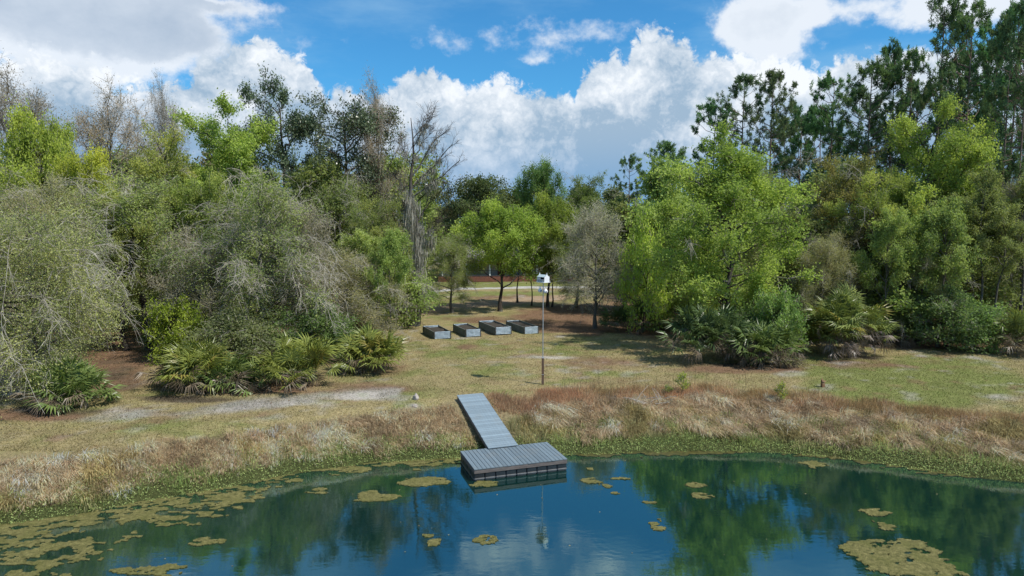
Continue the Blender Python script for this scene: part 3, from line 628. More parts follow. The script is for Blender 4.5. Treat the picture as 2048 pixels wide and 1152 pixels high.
# --- pines
for i, (kd, px, D, top, w, lab) in enumerate([
    ('pine_b', 1255, 92, 318, 62, 'small distant pine leftmost of the pines'),
    ('pine_d', 1325, 88, 296, 100, 'bushy distant pine second from the left'),
    ('pine_b', 1421, 76, 215, 96, 'slender pine with open crown left of the tall pair'),
    ('pine_a', 1476, 74, 160, 100, 'left pine of the tall pair above the big bright oak'),
    ('pine_a', 1532, 72, 152, 104, 'right pine of the tall pair above the big bright oak'),
    ('pine_d', 1590, 76, 225, 100, 'low pine right of the tall pair'),
    ('pine_b', 1652, 72, 160, 100, 'round topped pine midway along the pine row'),
    ('pine_c', 1722, 69, 138, 130, 'broad dark pine midway along the pine row'),
    ('pine_b', 1765, 70, 104, 100, 'pine just left of the tallest pine'),
    ('pine_c', 1858, 64, 2, 120, 'tallest pine, its tip touching the top of the photo'),
    ('pine_c', 1908, 63, 28, 130, 'forked looking pine just right of the tallest'),
    ('pine_b', 1962, 66, 45, 110, 'slim tall pine second from the right edge'),
    ('pine_a', 2035, 60, -15, 120, 'tall pine on the right edge of the photo'),
    ('pine_d', 1815, 72, 175, 100, 'lower pine behind the tallest pine'),
    ('pine_d', 1985, 70, 150, 110, 'lower pine behind the right edge pines'),
    ('pine_d', 1630, 78, 232, 110, 'lower pine under the round topped pine'),
    ('pine_c', 1800, 68, 120, 110, 'pine between the tallest pine and the one on its left'),
    ('pine_a', 2000, 63, 20, 110, 'tall pine next to the one on the right edge'),
    ('pine_d', 1700, 80, 190, 110, 'pine between the round topped and the broad dark pine'),
    ('pine_d', 1560, 82, 250, 110, 'lower pine in the gap right of the tall pair'),
    ('pine_d', 1900, 74, 120, 110, 'lower pine between the tallest and the forked one'),
    ('pine_c', 1945, 72, 95, 120, 'broad pine half hidden behind the slim one near the right edge'),
    ('pine_b', 1986, 50, 60, 100, 'slim pine standing in front of the others near the right edge'),
    ('pine_a', 2016, 49, 8, 105, 'slim tall pine standing forward at the right edge'),
    ('pine_b', 2130, 62, 30, 120, 'pine just beyond the right edge')]):
    tree(kd, px, D, top, w, (PINE[0] * (1 + .15 * math.sin(i * 2.1)), PINE[1] * (1 + .12 * math.sin(i * 1.3)), PINE[2]), BK_P, 'pine_tree', lab, 'tall pines on the right')
# --- deep wood behind (individual trees that nothing tells apart)
def wood(lst, kinds, cols, label, group):
    for i, (px, D, top, w) in enumerate(lst):
        tree(kinds[i % len(kinds)], px, D, top, w, cols[(i * 5 + i // 3) % len(cols)], BK_D, 'woodland_tree', label, group)
wood([(x, 68 + (i * 7) % 16, 300 + (i * 37) % 70, 190) for i, x in enumerate(range(-260, 800, 88))], ['mid_a', 'haze_b', 'mid_b'],
     [OLV, MIDG, (.14, .13, .07), (.11, .12, .05)], 'background tree filling the deep wood behind the left oaks', 'deep wood on the left')
wood([(x, 108 + (i * 11) % 22, 372 + (i * 29) % 24, 135) for i, x in enumerate(range(790, 1330, 62))], ['mid_a', 'mid_b', 'oak_d'],
     [(.10, .12, .05), (.12, .14, .055), (.13, .125, .07), (.09, .115, .045)], 'distant tree in the low skyline between snag and pines', 'distant skyline trees')
wood([(x, 62 + (i * 7) % 14, 330 + (i * 41) % 80, 180) for i, x in enumerate(range(1330, 2330, 92))], ['mid_b', 'mid_a', 'haze_b'],
     [MIDG, (.16, .18, .07), OLV, (.15, .165, .065)], 'background tree filling the deep wood under the pines', 'deep wood on the right')
wood([(x, 95 + (i * 13) % 30, 420 + (i * 17) % 20, 150) for i, x in enumerate(list(range(-250, 900, 110)) + list(range(1290, 2350, 110)))], ['mid_a', 'mid_b'],
     [(.13, .15, .06), (.15, .16, .075)], 'far tree closing the gaps low in the deep wood', 'far wood')
EXTRA = 1

for i, x in enumerate(list(range(-300, 830, 46)) + list(range(1330, 2350, 46))):
    if 165 < x < 262 or 1325 < x < 1360: continue
    D = 50.5 + (i * 7) % 15; tz_ = tz(XAT(x, D), D); hh = 2.2 + (i * 37 % 10) * .28; base = PIX(XAT(x, D), D, tz_ + hh)[1]
    right = x > 1000
    tree(['shrub_b', 'shrub_a'][i % 2], x, D, base, 110 + (i * 13) % 50, [MIDG, (.17, .195, .08), OLV, (.16, .19, .07)][i % 4], BK_D, 'woodland_bush',
         'understory bush in the shade of the right wood' if right else 'understory bush in the shade of the left wood', 'understory bushes on the right' if right else 'understory bushes on the left', 'bush')

# --- snag with hanging moss
def snag():
    D = 54; x = XAT(828, D); z = tz(x, D); h = ZAT(236, D) - z; g = np.random.default_rng(91)
    o = empty('mossy_snag', (x, D, z), 0, 'tall half dead snag hung with grey moss, left of the lawn', 'tree')
    n = 12; t = np.linspace(0, 1, n)
    tr = np.stack([.3 * np.sin(t * 6) + .3 * t + .25 * np.sin(t * 17) * t, .1 * np.sin(t * 4), t * h], -1)[None]; tk = MB()
    tubes(tk, tr, (.36 * (1 - .93 * t) * (1 + .5 * np.exp(-t * 16)))[None], 9)
    ends = [(-.9, .2, .62, .55), (2.6, .3, .70, .5), (3.6, -.3, .80, .62), (1.2, .6, .93, .8), (-1.1, -.4, .9, .76), (2.4, .5, .94, .72), (-1.6, .5, .72, .6), (1.5, -.6, .99, .86), (-2.0, .1, .55, .46), (2.2, -.5, .52, .42), (1.0, .9, 1.02, .9), (3.0, .2, .88, .66)]
    st, tg = [], []
    for (ex, ey, ez, sz) in ends:
        p, _ = at_s(tr, np.zeros(1, int), np.array([sz])); st.append(p[0]); tg.append((ex + .2, ey, ez * h))
    st = np.array(st); tg = np.array(tg); ln = np.linalg.norm(tg - st, axis=1, keepdims=True)
    LB = bez(st, (st + tg) / 2 + g.normal(size=st.shape) * ln * .15, tg, 7); LB[:, 1:-1] += g.normal(size=(len(st), 5, 3)) * .07
    tubes(tk, LB, np.clip(ln * .017, .025, .08) * np.linspace(1, .3, 7)[None], 5)
    a = tk.build('trunk', M_BARK, o); a.color = (.075, .064, .054, 1)
    cr = MB(); M = 12 * 18; il = np.repeat(np.arange(12), 18); ss = g.uniform(.3, 1, M); p0, tn = at_s(LB, il, ss)
    d = norm(tn + g.normal(size=(M, 3)) * .5 + np.array([0, 0, .3])); L = g.uniform(.5, 1.5, (M, 1)); p2 = p0 + d * L
    SB = bez(p0, p0 + d * L * .5 + g.normal(size=(M, 3)) * .1, p2, 4); tubes(cr, SB, np.full((M, 4), .015) * np.linspace(1, .5, 4), 3, 0)
    K = M * 7; ids = np.repeat(np.arange(M), 7); q0, tn = at_s(SB, ids, g.uniform(.2, 1, K)); q1 = q0 + norm(tn + g.normal(size=(K, 3)) * .6) * g.uniform(.2, .6, (K, 1))
    tubes(cr, np.stack([q0, q1], 1), np.full((K, 2), .008), 3, 0)
    cr.build('crown', [M_TWIGD], o)
    for cxp in [(1.35, .2, .68), (2.9, .3, .66), (2.35, -.2, .61), (-1.3, 0, .60), (4.1, .1, .69)]:
        mi = MB(); c = np.array([cxp[0], cxp[1], cxp[2] * h]); n_ = 420; q = g.normal(size=(n_, 3)) * np.array([.36, .36, .34]); leaves(mi, c + q, .15, g)
        k = mi.build('mistletoe_clump', ML_EVER, o, tint=True); k.color = (.085, .105, .035, 1); k['kind'] = 'stuff'
    ms = MB(); NC = 130; per = 40; N = NC * per; on = g.uniform(0, 1, NC) < .6
    zt = g.uniform(.12, .66, NC); pt_, _ = at_s(tr, np.zeros(NC, int), zt); pl_, _ = at_s(LB, g.integers(0, len(st), NC), g.uniform(.1, .7, NC))
    cc = np.where(on[:, None], pt_ + g.normal(size=(NC, 3)) * np.array([.55, .4, .2]), pl_); ci = np.repeat(np.arange(NC), per)
    p = cc[ci] + g.normal(size=(N, 3)) * np.array([.17, .17, .12]); ln = (np.where(on, g.uniform(.5, 2.4, NC), g.uniform(.25, .8, NC))[ci] * g.uniform(.4, 1.1, N))[:, None]; ln = np.minimum(ln, np.maximum(p[:, 2:3] - .15, .1))
    an = g.uniform(0, 6.28, N); w = np.stack([np.cos(an), np.sin(an), np.zeros(N)], -1) * g.uniform(.012, .034, (N, 1)); dn = np.array([0, 0, -1.]); jt = g.normal(size=(N, 3)) * .08
    v = np.stack([p, p + dn * ln * .5 + w + jt, p + dn * ln, p + dn * ln * .5 - w + jt], 1)
    ms.add(v, np.arange(4 * N).reshape(N, 4), 0, np.repeat(g.uniform(0, 1, N), 4))
    k = ms.build('hanging_moss', M_MOSS, o, tint=True); k.color = (.36, .345, .29, 1)
snag()

# ------------------------------------------------------------------ saw palmettos: each fan is a part
def frond_mesh(seed, dead=False):
    g = np.random.default_rng(seed); mb = MB(); pl = g.uniform(.55, .8)
    n = 3; ang = np.linspace(0, 1, 4)
    tip = np.array([pl, 0, 0]); w = np.array([0, .012, 0]); u = np.array([0, 0, .01])
    mb.add([-w, w, u, tip - w * .7, tip + w * .7, tip + u], [(0, 1, 4, 3), (1, 2, 5, 4), (2, 0, 3, 5)], 0, .35)
    nb = 15; th = np.linspace(-1.9, 1.9, nb) * (.55 if dead else 1) + g.normal(size=nb) * .05
    for i, a in enumerate(th):
        L = g.uniform(.55, .82) * (.72 + .28 * math.cos(a * .7)); fold = .35
        d = np.array([math.cos(a), math.sin(a), .18 * math.cos(a * 1.3) + .1]); d /= np.linalg.norm(d); sd = np.array([-math.sin(a), math.cos(a), 0])
        q = tip + d * L * .55; e = tip + d * L + np.array([0, 0, -(.28 + .3 * g.random()) * L * (1.1 if dead else .8)])
        wq = sd * (.016 if dead else .034)
        mb.add([tip, q - wq - np.array([0, 0, .012]), e, q + np.array([0, 0, .010]), q + wq - np.array([0, 0, .012])], [(0, 1, 3), (1, 2, 3), (0, 3, 4), (3, 2, 4)], 0, g.uniform(.2, .8))
    return mb.mesh('frond_dead' if dead else 'frond', [ML_FROND], tint=True)
FR = [frond_mesh(201 + i) for i in range(6)]; FD = [frond_mesh(231 + i, True) for i in range(3)]
def palmetto(px, py, wpx, dep, hgt, nf, ndead, col, label, yellow=.0, deadcol=(.20, .155, .105)):
    x, y = P(px, py, 1.5); wd = wpx / F_PX * y; y += dep * .45; g = np.random.default_rng(int(px * 7 + py))
    z = tz(x, y); o = empty('palmetto', (x, y, z), 0, label, 'palmetto', 'palmetto clumps round the lawn')
    heads = max(4, nf // 13); hx = []
    while len(hx) < heads:
        a, b_ = g.uniform(-1, 1, 2)
        if a * a + b_ * b_ < 1: hx.append((a * (wd / 2 - .5), b_ * dep / 2, 0))
    for i in range(nf + ndead):
        dead = i >= nf; h_ = hx[i % heads]; rr = 1 - (h_[0] / (wd / 2)) ** 2 * .55 - .15 * (h_[1] / dep * 2) ** 2
        el = g.uniform(-.85, .05) if dead else g.uniform(-.1, 1.35) ** 1.0
        az = g.uniform(0, 6.283)
        if dead and math.sin(az) > 0: az = -az
        hz = max(.12, (hgt - .95) * rr * g.uniform(.45, 1.0)) if not dead else max(.75, (hgt - .5) * rr * g.uniform(.4, .85))
        m = (FD if dead else FR)[i % (3 if dead else 6)]
        f = link('frond', m, o); s = g.uniform(.95, 1.4)
        gx_, gy_ = x + h_[0], y + h_[1]
        if dead: h_ = (h_[0] + g.normal() * .35, h_[1] - abs(g.normal()) * .3, 0)
        f.location = (h_[0], h_[1], hz + (tz(gx_, gy_) - z if abs(h_[0]) > 2 else 0)); f.rotation_euler = (g.uniform(-1.3, 1.3) if dead else g.uniform(-.5, .5), -el, az); f.scale = (s, s, s)
        c = np.array(deadcol) * g.uniform(.7, 1.3) if dead else np.array(col) * g.uniform(.75, 1.25)
        if not dead and g.random() < yellow: c = np.array([.26, .22, .05])
        f.color = (*c, 1)
    return o
PG = (.15, .20, .055); PY = (.21, .235, .05); PDK = (.10, .145, .05)
palmetto(95, 815, 190, 2.4, 1.5, 80, 16, PG, 'dark palmetto clump under the drooping oak at the left edge')
palmetto(345, 800, 180, 3.2, 2.0, 105, 14, PY, 'palmetto clump with yellow tipped fans at the left end of the thicket', .06)
palmetto(320, 712, 140, 2.5, 2.4, 70, 4, PDK, 'dark palmetto clump under the yellow green bush')
palmetto(595, 780, 170, 3.0, 2.1, 95, 10, PY, 'sunlit yellow green palmetto clump in the middle of the left thicket', .05)
palmetto(745, 755, 115, 2.6, 1.9, 85, 12, PY, 'sunlit palmetto clump at the right end of the left thicket', .10)
palmetto(690, 720, 120, 2.6, 1.9, 60, 6, PG, 'green palmetto clump set back behind the sunlit pair')
palmetto(475, 788, 130, 2.6, 1.3, 45, 14, PG, 'low shaded palmetto clump with grey dead fans by the sandy path')
palmetto(1425, 733, 165, 3.2, 2.9, 140, 22, PDK, 'dark palmetto clump at the left of the big oak thicket')
palmetto(1540, 734, 140, 3.0, 2.2, 90, 24, PG, 'palmetto clump with grey dead fans at the right of the big oak thicket')
palmetto(1600, 705, 60, 2.0, 1.8, 30, 6, PY, 'small yellow green palmetto behind the pale leafy bush')
palmetto(1715, 718, 150, 3.2, 3.7, 240, 40, (.20, .235, .065), 'large round palmetto clump standing alone above the mown grass', .03, (.25, .20, .165))
palmetto(1822, 692, 70, 2.2, 1.5, 40, 12, PDK, 'small dark palmetto right of the large round clump')
palmetto(2030, 712, 110, 3.0, 2.6, 80, 26, (.18, .21, .065), 'palmetto clump cut by the right edge of the photo', .02)
palmetto(1265, 668, 110, 3.0, 2.0, 60, 6, PDK, 'dark palmetto clump beside the grey twiggy tree')

# ------------------------------------------------------------------ bank grass, weeds, lawn blades
def blades(mb, x, y, z, h, w, lean, col, g, segs=2):
    if segs == 1:
        n = len(x); p = np.stack([x, y, z], -1); a = g.uniform(0, 6.283, n); sd = np.stack([np.cos(a), np.sin(a), np.zeros(n)], -1) * (w / 2)[:, None]
        t = p + np.stack([lean[:, 0], lean[:, 1], np.maximum(1.0 - np.hypot(lean[:, 0], lean[:, 1]) * .5, .2)], -1) * h[:, None]
        mb.add(np.stack([p - sd, p + sd, t], 1), np.arange(3 * n).reshape(n, 3), 0, col=np.repeat(col, 3, 0)); return
    n = len(x); p = np.stack([x, y, z], -1); a = g.uniform(0, 6.283, n); sd = np.stack([np.cos(a), np.sin(a), np.zeros(n)], -1) * (w / 2)[:, None]
    h = h[:, None]; m = p + np.stack([lean[:, 0] * .35, lean[:, 1] * .35, np.ones(n)], -1) * h * .55; ln = np.hypot(lean[:, 0], lean[:, 1])
    t = p + np.stack([lean[:, 0], lean[:, 1], np.maximum(1.0 - ln * .62, .12)], -1) * h
    v = np.stack([p - sd, p + sd, m + sd * .8, m - sd * .8, t], 1); i = np.arange(n)[:, None] * 5
    mb.add(v, np.concatenate([i + np.array([[0, 1, 2]]), i + np.array([[0, 2, 3]]), i + np.array([[3, 2, 4]])]), 0, col=np.repeat(col, 5, 0))
def scatter(n, x0, x1, y0, y1, g): return g.uniform(x0, x1, n), g.uniform(y0, y1, n)
g = np.random.default_rng(301)
# walkway footprint kept clear
W0 = np.array([-1.99, 31.66]); W1 = np.array([-.39, 27.12]); wdv = (W1 - W0) / np.linalg.norm(W1 - W0)
def clear(x, y, m=.78):
    q = np.stack([x - W0[0], y - W0[1]], -1); t = q @ wdv; s = np.abs(q @ np.array([-wdv[1], wdv[0]])); return ~((t > -.2) & (t < 8) & (s < m))
def tuss(name, n, s0, s1, xr, hr, per, cols, leanb, wdt, segs=2, spread=.16):
    x, y = scatter(n * 14, xr[0], xr[1], 17, 36, g); d = sdist(x, y); s = d / bankw(x) + (fbm(x, y, 1.5, 9) - .5) * .35
    ok = (s > s0) & (s < s1) & (d > .05) & clear(x, y, .95)
    x, y = x[ok][:n], y[ok][:n]; k = len(x); big = fbm(x, y, 2.2, 12)
    la = np.stack([leanb[0] + (fbm(x, y, 2.5, 14) - .5) * 2.4, leanb[1] + (fbm(x, y, 2.5, 15) - .5) * 1.6], -1)
    hh = g.uniform(*hr, k) * (.7 + .6 * big); ci = np.clip((big - .3) / .4 * len(cols) + g.normal(size=k) * .8, 0, len(cols) - 1).astype(int); tc_ = np.array(cols)[ci]
    r = np.repeat(np.arange(k), per); m = len(r); ox, oy = g.normal(size=(2, m)) * spread
    bx, by = x[r] + ox, y[r] + oy; bz = terrain(bx, by) - .02
    lean = la[r] * .55 + np.stack([ox, oy], -1) / spread * .28 + g.normal(size=(m, 2)) * .16
    col = np.clip(1.3 * tc_[r] * (np.repeat(g.uniform(.5, 1.45, k), per) * g.uniform(.75, 1.3, m))[:, None] * 1.15, 0, .75); k2 = clear(bx, by, .72)
    mb = MB(); blades(mb, bx[k2], by[k2], bz[k2], (hh[r] * g.uniform(.55, 1.15, m))[k2], np.full(m, wdt)[k2], lean[k2], col[k2], g, segs)
    return tag(mb.build(name, M_GRASS, color=True), kind='stuff')
STRAW = [(.33, .25, .155), (.415, .32, .205), (.50, .40, .28), (.40, .30, .195), (.265, .22, .105)]
tuss('tussock_grass', 950, .22, .85, (.5, 27), (.26, .56), 74, STRAW, (.55, -1.1), .024, spread=.13)
tuss('tussock_grass', 800, .20, .98, (-24, -.8), (.20, .42), 74, [tuple(v * 1.15 for v in c_) for c_ in STRAW[:4]] + [(.36, .29, .14)], (.3, -.8), .021, spread=.13)
tuss('rust_grass', 1500, .68, 1.12, (1.2, 27), (.2, .4), 34, [(.33, .185, .105), (.39, .23, .14), (.42, .29, .18), (.27, .19, .095)], (.05, .0), .022, 1, spread=.2)
tuss('rust_grass', 300, .75, 1.12, (-2, 3), (.2, .4), 34, [(.34, .23, .14), (.3, .18, .11)], (.1, -.2), .022, 1, spread=.2)
tuss('green_sedge', 620, .12, .5, (-24, 27), (.25, .5), 30, [(.19, .24, .08), (.25, .27, .10), (.30, .28, .135)], (.1, -.4), .02)
# tall dry stalks at the edge of the lawn
n = 260; x, y = scatter(n * 10, 2.4, 14, 31, 36.5, g); s = sdist(x, y) / bankw(x); ok = (s > .8) & (s < 1.3); x, y = x[ok][:n], y[ok][:n]; n = len(x)
mb = MB(); blades(mb, x, y, terrain(x, y), g.uniform(.6, 1.25, n), np.full(n, .014), g.normal(size=(n, 2)) * .22, np.array([[.36, .28, .16]]) * g.uniform(.7, 1.2, (n, 1)), g)
tag(mb.build('dry_stalks', M_GRASS, color=True), kind='stuff')
# leafy weeds along the waterline
n = 62000; x, y = scatter(n * 6, -24, 27, 15, 30, g); d = sdist(x, y); lim = .15 + 1.35 * fbm(x, y, 1.4, 21); q = d + (fbm(x, y, .5, 22) - .5) * .6
ok = (q > -.12) & (q < lim) & clear(x, y, .7); x, y, d = x[ok][:n], y[ok][:n], d[ok][:n]; n = len(x)
hz = np.maximum(terrain(x, y, d), .0) + g.uniform(0, 1, n) ** 1.2 * (.05 + .30 * fbm(x, y, .7, 23) * np.clip(d + .25, 0, 1))
p = np.stack([x, y, hz + .01], -1); dd = norm(g.normal(size=(n, 3)) + np.array([0, 0, .4])); w = norm(np.cross(dd, g.normal(size=(n, 3)))); sz = g.uniform(.03, .075, (n, 1))
v = np.stack([p, p + dd * sz * .5 + w * sz * .32, p + dd * sz, p + dd * sz * .5 - w * sz * .32], 1)
f_ = fbm(x, y, 1.0, 24)[:, None]; col = (np.array([.33, .41, .14]) * (1 - f_) + np.array([.52, .60, .24]) * f_) * g.uniform(.6, 1.4, (n, 1))
mb = MB(); mb.add(v, np.arange(4 * n).reshape(n, 4), 0, col=np.repeat(col, 4, 0)); tag(mb.build('shore_weeds', M_GRASS, color=True), kind='stuff')
# short mown grass blades
n = 150000; yy = 24 + (52 - 24) * g.uniform(0, 1, n * 2) ** 1.15; xx = g.uniform(-.82, .82, n * 2) * yy; d = sdist(xx, yy); ok = (d / bankw(xx) > .95) & clear(xx, yy)
xx, yy, d = xx[ok][:n], yy[ok][:n], d[ok][:n]; gc = ground_cols(xx, yy, d); lum = gc.mean(1); ok = (lum < .3) & (gc[:, 1] > gc[:, 0] * .72) | (g.uniform(0, 1, len(xx)) < .12)
xx, yy, gc = xx[ok], yy[ok], gc[ok]; n = len(xx); col = gc * g.uniform(.65, 1.7, (n, 1)) * np.array([1, 1.04, .95]) * 1.1
p = np.stack([xx, yy, terrain(xx, yy) - .005], -1); a = g.uniform(0, 6.283, n); sd = np.stack([np.cos(a), np.sin(a), np.zeros(n)], -1) * .016; tip = p + np.stack([g.normal(size=n) * .035, g.normal(size=n) * .035, g.uniform(.03, .085, n)], -1)
mb = MB(); mb.add(np.stack([p - sd, p + sd, tip], 1), np.arange(3 * n).reshape(n, 3), 0, col=np.repeat(col, 3, 0)); tag(mb.build('lawn_grass', M_GRASS, color=True), kind='stuff')
# fallen leaves
n = 42000; yy = g.uniform(25, 78, n * 3); xx = g.uniform(-.85, .85, n * 3) * yy; d = sdist(xx, yy); gc = ground_cols(xx, yy, d); ok = (gc[:, 0] > gc[:, 1] * 1.45) & (d > 3) | ((g.uniform(0, 1, n * 3) < .02) & (d > 3))
xx, yy = xx[ok][:n], yy[ok][:n]; n = len(xx); p = np.stack([xx, yy, terrain(xx, yy) + .015], -1); dd = norm(g.normal(size=(n, 3)) * np.array([1, 1, .3])); w = norm(np.cross(dd, g.normal(size=(n, 3)) * .3 + np.array([0, 0, 1.]))); sz = g.uniform(.05, .12, (n, 1))
v = np.stack([p, p + dd * sz * .5 + w * sz * .3, p + dd * sz, p + dd * sz * .5 - w * sz * .3], 1); col = np.array([.23, .145, .085]) * g.uniform(.5, 1.5, (n, 1)) * (1 + g.normal(size=(n, 3)) * .06)
mb = MB(); mb.add(v, np.arange(4 * n).reshape(n, 4), 0, col=np.repeat(np.clip(col, .01, 1), 4, 0)); tag(mb.build('fallen_leaves', M_GRASS, color=True), kind='stuff')

# ------------------------------------------------------------------ algae on the pond
b = NB('algae'); n1 = b.noise(7, 6, .7); n2 = b.noise(30, 4, .6)
n3 = b.noise(1.3, 4, .6); c = b.mix(b.mr(n1, .35, .68), (.075, .072, .02), (.215, .19, .07)); c = b.mix(b.mr(n3, .45, .7, 0, .75), c, (.10, .10, .025)); c = b.mix(1.0, c, b.mr(n2, .3, .7, .6, 1.4), 'MULTIPLY')
b.pbsdf(c, .8, .2, 0, b.math('ADD', n1, n2), .8, .04); M_ALG = b.m
b = NB('sunken_algae'); n1 = b.noise(5, 6, .7); c = b.mix(b.mr(n1, .35, .68), (.03, .03, .008), (.12, .10, .03)); b.pbsdf(c, .35, .5, 0, n1, .5, .03); M_ALG2 = b.m
def mat_cells(name, cx, cy, rx, ry, seed, thr, cell, mat, z0=.012, fld=None, hth=.42):
    xs = np.arange(-rx * 1.25, rx * 1.25 + cell, cell); ys = np.arange(-ry * 1.25, ry * 1.25 + cell, cell); X, Y = np.meshgrid(xs, ys)
    wx, wy = X + cx, Y + cy; q = (X / rx) ** 2 + (Y / ry) ** 2 if fld is None else fld(wx, wy)
    sc = max(min(rx, ry) * .9, .35); nz = .65 * fbm(wx * .7, wy * 1.3, sc, seed, 5) + .35 * fbm(wx * .6, wy * 1.6, .45, seed + 9, 4)
    f = 1 - q + (nz - .5) * 4.2; hole = fbm(wx * .55, wy * 1.5, .22, seed + 7, 3) + np.clip(f - .2, 0, .6) * .25
    jx = (vn(wx, wy, cell * .7, seed + 3) - .5) * cell * .9; jy = (vn(wx, wy, cell * .7, seed + 4) - .5) * cell * .9
    z = z0 + .018 * fbm(wx, wy, .2, seed + 5, 2); val = (f > thr) & (hole > hth)
    I = np.arange(X.size).reshape(X.shape); k = val[:-1, :-1] & val[1:, 1:] & (val[:-1, 1:] | val[1:, :-1])
    Q = np.stack([I[:-1, :-1], I[:-1, 1:], I[1:, 1:], I[1:, :-1]], -1)[k]
    if len(Q) < 4: return None
    ids, inv = np.unique(Q, return_inverse=True); V = np.stack([X + jx, Y + jy, z], -1).reshape(-1, 3)[ids]; nV = len(V); Fq = inv.reshape(-1, 4)
    mb = MB(); lo = V.copy(); lo[:, 2] = -.02
    e = np.concatenate([Fq[:, [0, 1]], Fq[:, [1, 2]], Fq[:, [2, 3]], Fq[:, [3, 0]]]); key = {}
    es = set(map(tuple, e.tolist())); bd = np.array([p_ for p_ in es if (p_[1], p_[0]) not in es])
    mb.add(np.concatenate([V, lo]), np.concatenate([Fq, np.stack([bd[:, 1], bd[:, 0], bd[:, 0] + nV, bd[:, 1] + nV], -1)]), 0, smooth=False)
    o = mb.build(name, mat); o.location = (cx, cy, 0); return o
ALG = [(845,966,48,15,'wide algae mat left of the dock beside smaller shore mats'),(755,992,52,11,'long algae mat below the shore algae left of the dock'),(638,981,24,7,'small oval algae mat left of the long one'),
 (968,968,30,7,'algae mat touching the shadow of the floating dock'),(1182,962,21,10,'ragged algae mat just right of the dock'),(1240,958,17,4,'thin pale algae streak right of the ragged mat'),
 (1214,972,9,4,'tiny algae fleck under the ragged mat'),(1229,986,10,4,'second tiny algae fleck below the ragged mat'),(1180,938,7,3,'smallest algae fleck beside the dock corner'),
 (975,1080,24,9,'three pointed algae mat alone in open blue water'),(866,1086,25,9,'oval algae mat left of the three pointed one'),(857,1073,13,4,'sliver of algae above the oval mat'),
 (1388,970,19,7,'upper algae mat of a pair right of the blue water'),(1402,992,21,6,'lower algae mat of a pair right of the blue water'),(1312,1049,26,11,'algae mat by the ripple rings'),
 (1293,1006,22,4,'thin algae streak above the ripple mat'),(1630,930,23,7,'algae mat near the right bank'),(1746,1024,28,9,'upper lobe of the stepped algae mat at right'),(1765,1050,22,13,'lower lobe of the stepped algae mat at right'),
 (1792,1116,92,44,'largest round algae mat at the lower right'),(285,1141,72,14,'long algae mat at the bottom edge left'),(408,1081,40,9,'pointed algae mat at the right end of the shore algae')]
for i, (px, py, rx, ry, lab) in enumerate(ALG):
    x, y = P(px, py, 0); dpp = y / F_PX; ry_w = abs(P(px, py - ry, 0)[1] - P(px, py + ry, 0)[1]) / 2
    o = mat_cells('algae_mat', x, y, rx * dpp * 1.06, ry_w, 40 + i, .12, .05 if rx < 60 else .06, M_ALG)
    if o: tag(o, lab, 'algae mat', 'algae mats floating on the pond')
def lfield(wx, wy):
    px, py = PIX(wx, wy, np.zeros_like(wx)); d = -sdist(wx, wy)
    lim = np.interp(px, [-200, 0, 150, 300, 420, 500, 620, 780, 900], [7, 6.2, 5.2, 4.0, 3.2, 2.0, 1.5, 1.3, .6]); return np.clip((d / lim), 0, 3) ** 1.6 * .9 + .15
o = mat_cells('shore_algae', -10.5, 22.2, 8.5, 4.5, 77, .22, .085, M_ALG, fld=lfield, hth=.47); tag(o, kind='stuff')
def rfield(wx, wy): d = -sdist(wx, wy); return np.clip(d / .5, 0, 3) * .8 + .3
o = mat_cells('shore_algae', 12, 26.5, 13, 3.2, 83, .2, .08, M_ALG2, fld=rfield, hth=.42); tag(o, kind='stuff')
# floating leaves and seeds: specks on the water
n = 45; x, y = scatter(n * 3, -14, 18, 13, 27.5, g); ok = sdist(x, y) < -.3; x, y = x[ok][:n], y[ok][:n]; n = len(x); p = np.stack([x, y, np.full(n, .012)], -1)
dd = norm(g.normal(size=(n, 3)) * np.array([1, 1, 0])); w = np.cross(dd, np.array([0, 0, 1.])); sz = g.uniform(.03, .07, (n, 1)); v = np.stack([p, p + dd * sz * .5 + w * sz * .4, p + dd * sz, p + dd * sz * .5 - w * sz * .4], 1)
mb = MB(); mb.add(v, np.arange(4 * n).reshape(n, 4), 0, col=np.repeat(np.array([[.45, .36, .2]]) * g.uniform(.5, 1.5, (n, 1)), 4, 0)); tag(mb.build('floating_leaves', M_GRASS, color=True), kind='stuff')

# ------------------------------------------------------------------ floating dock and gangway
def box(mb, c, s, mat=0, bev=0.0):
    x, y, z = np.array(s) / 2; cx, cy, cz = c
    if bev <= 0:
        v = [(cx + i * x, cy + j * y, cz + k * z) for k in (-1, 1) for j in (-1, 1) for i in (-1, 1)]
        mb.add(v, [(0, 2, 3, 1), (4, 5, 7, 6), (0, 1, 5, 4), (2, 6, 7, 3), (0, 4, 6, 2), (1, 3, 7, 5)], mat); return
    prof = [(-x, -y), (x, -y), (x, y), (-x, y)]
    v = [(cx + a, cy + b_, cz - z) for a, b_ in prof] + [(cx + a, cy + b_, cz + z - bev) for a, b_ in prof] + [(cx + a - math.copysign(bev, a), cy + b_ - math.copysign(bev, b_), cz + z) for a, b_ in prof]
    F = [(3, 2, 1, 0), (8, 9, 10, 11)]
    for r_ in (0, 4):
        for i in range(4): j = (i + 1) % 4; F.append((r_ + i, r_ + j, r_ + 4 + j, r_ + 4 + i))
    mb.add(v, F, mat)
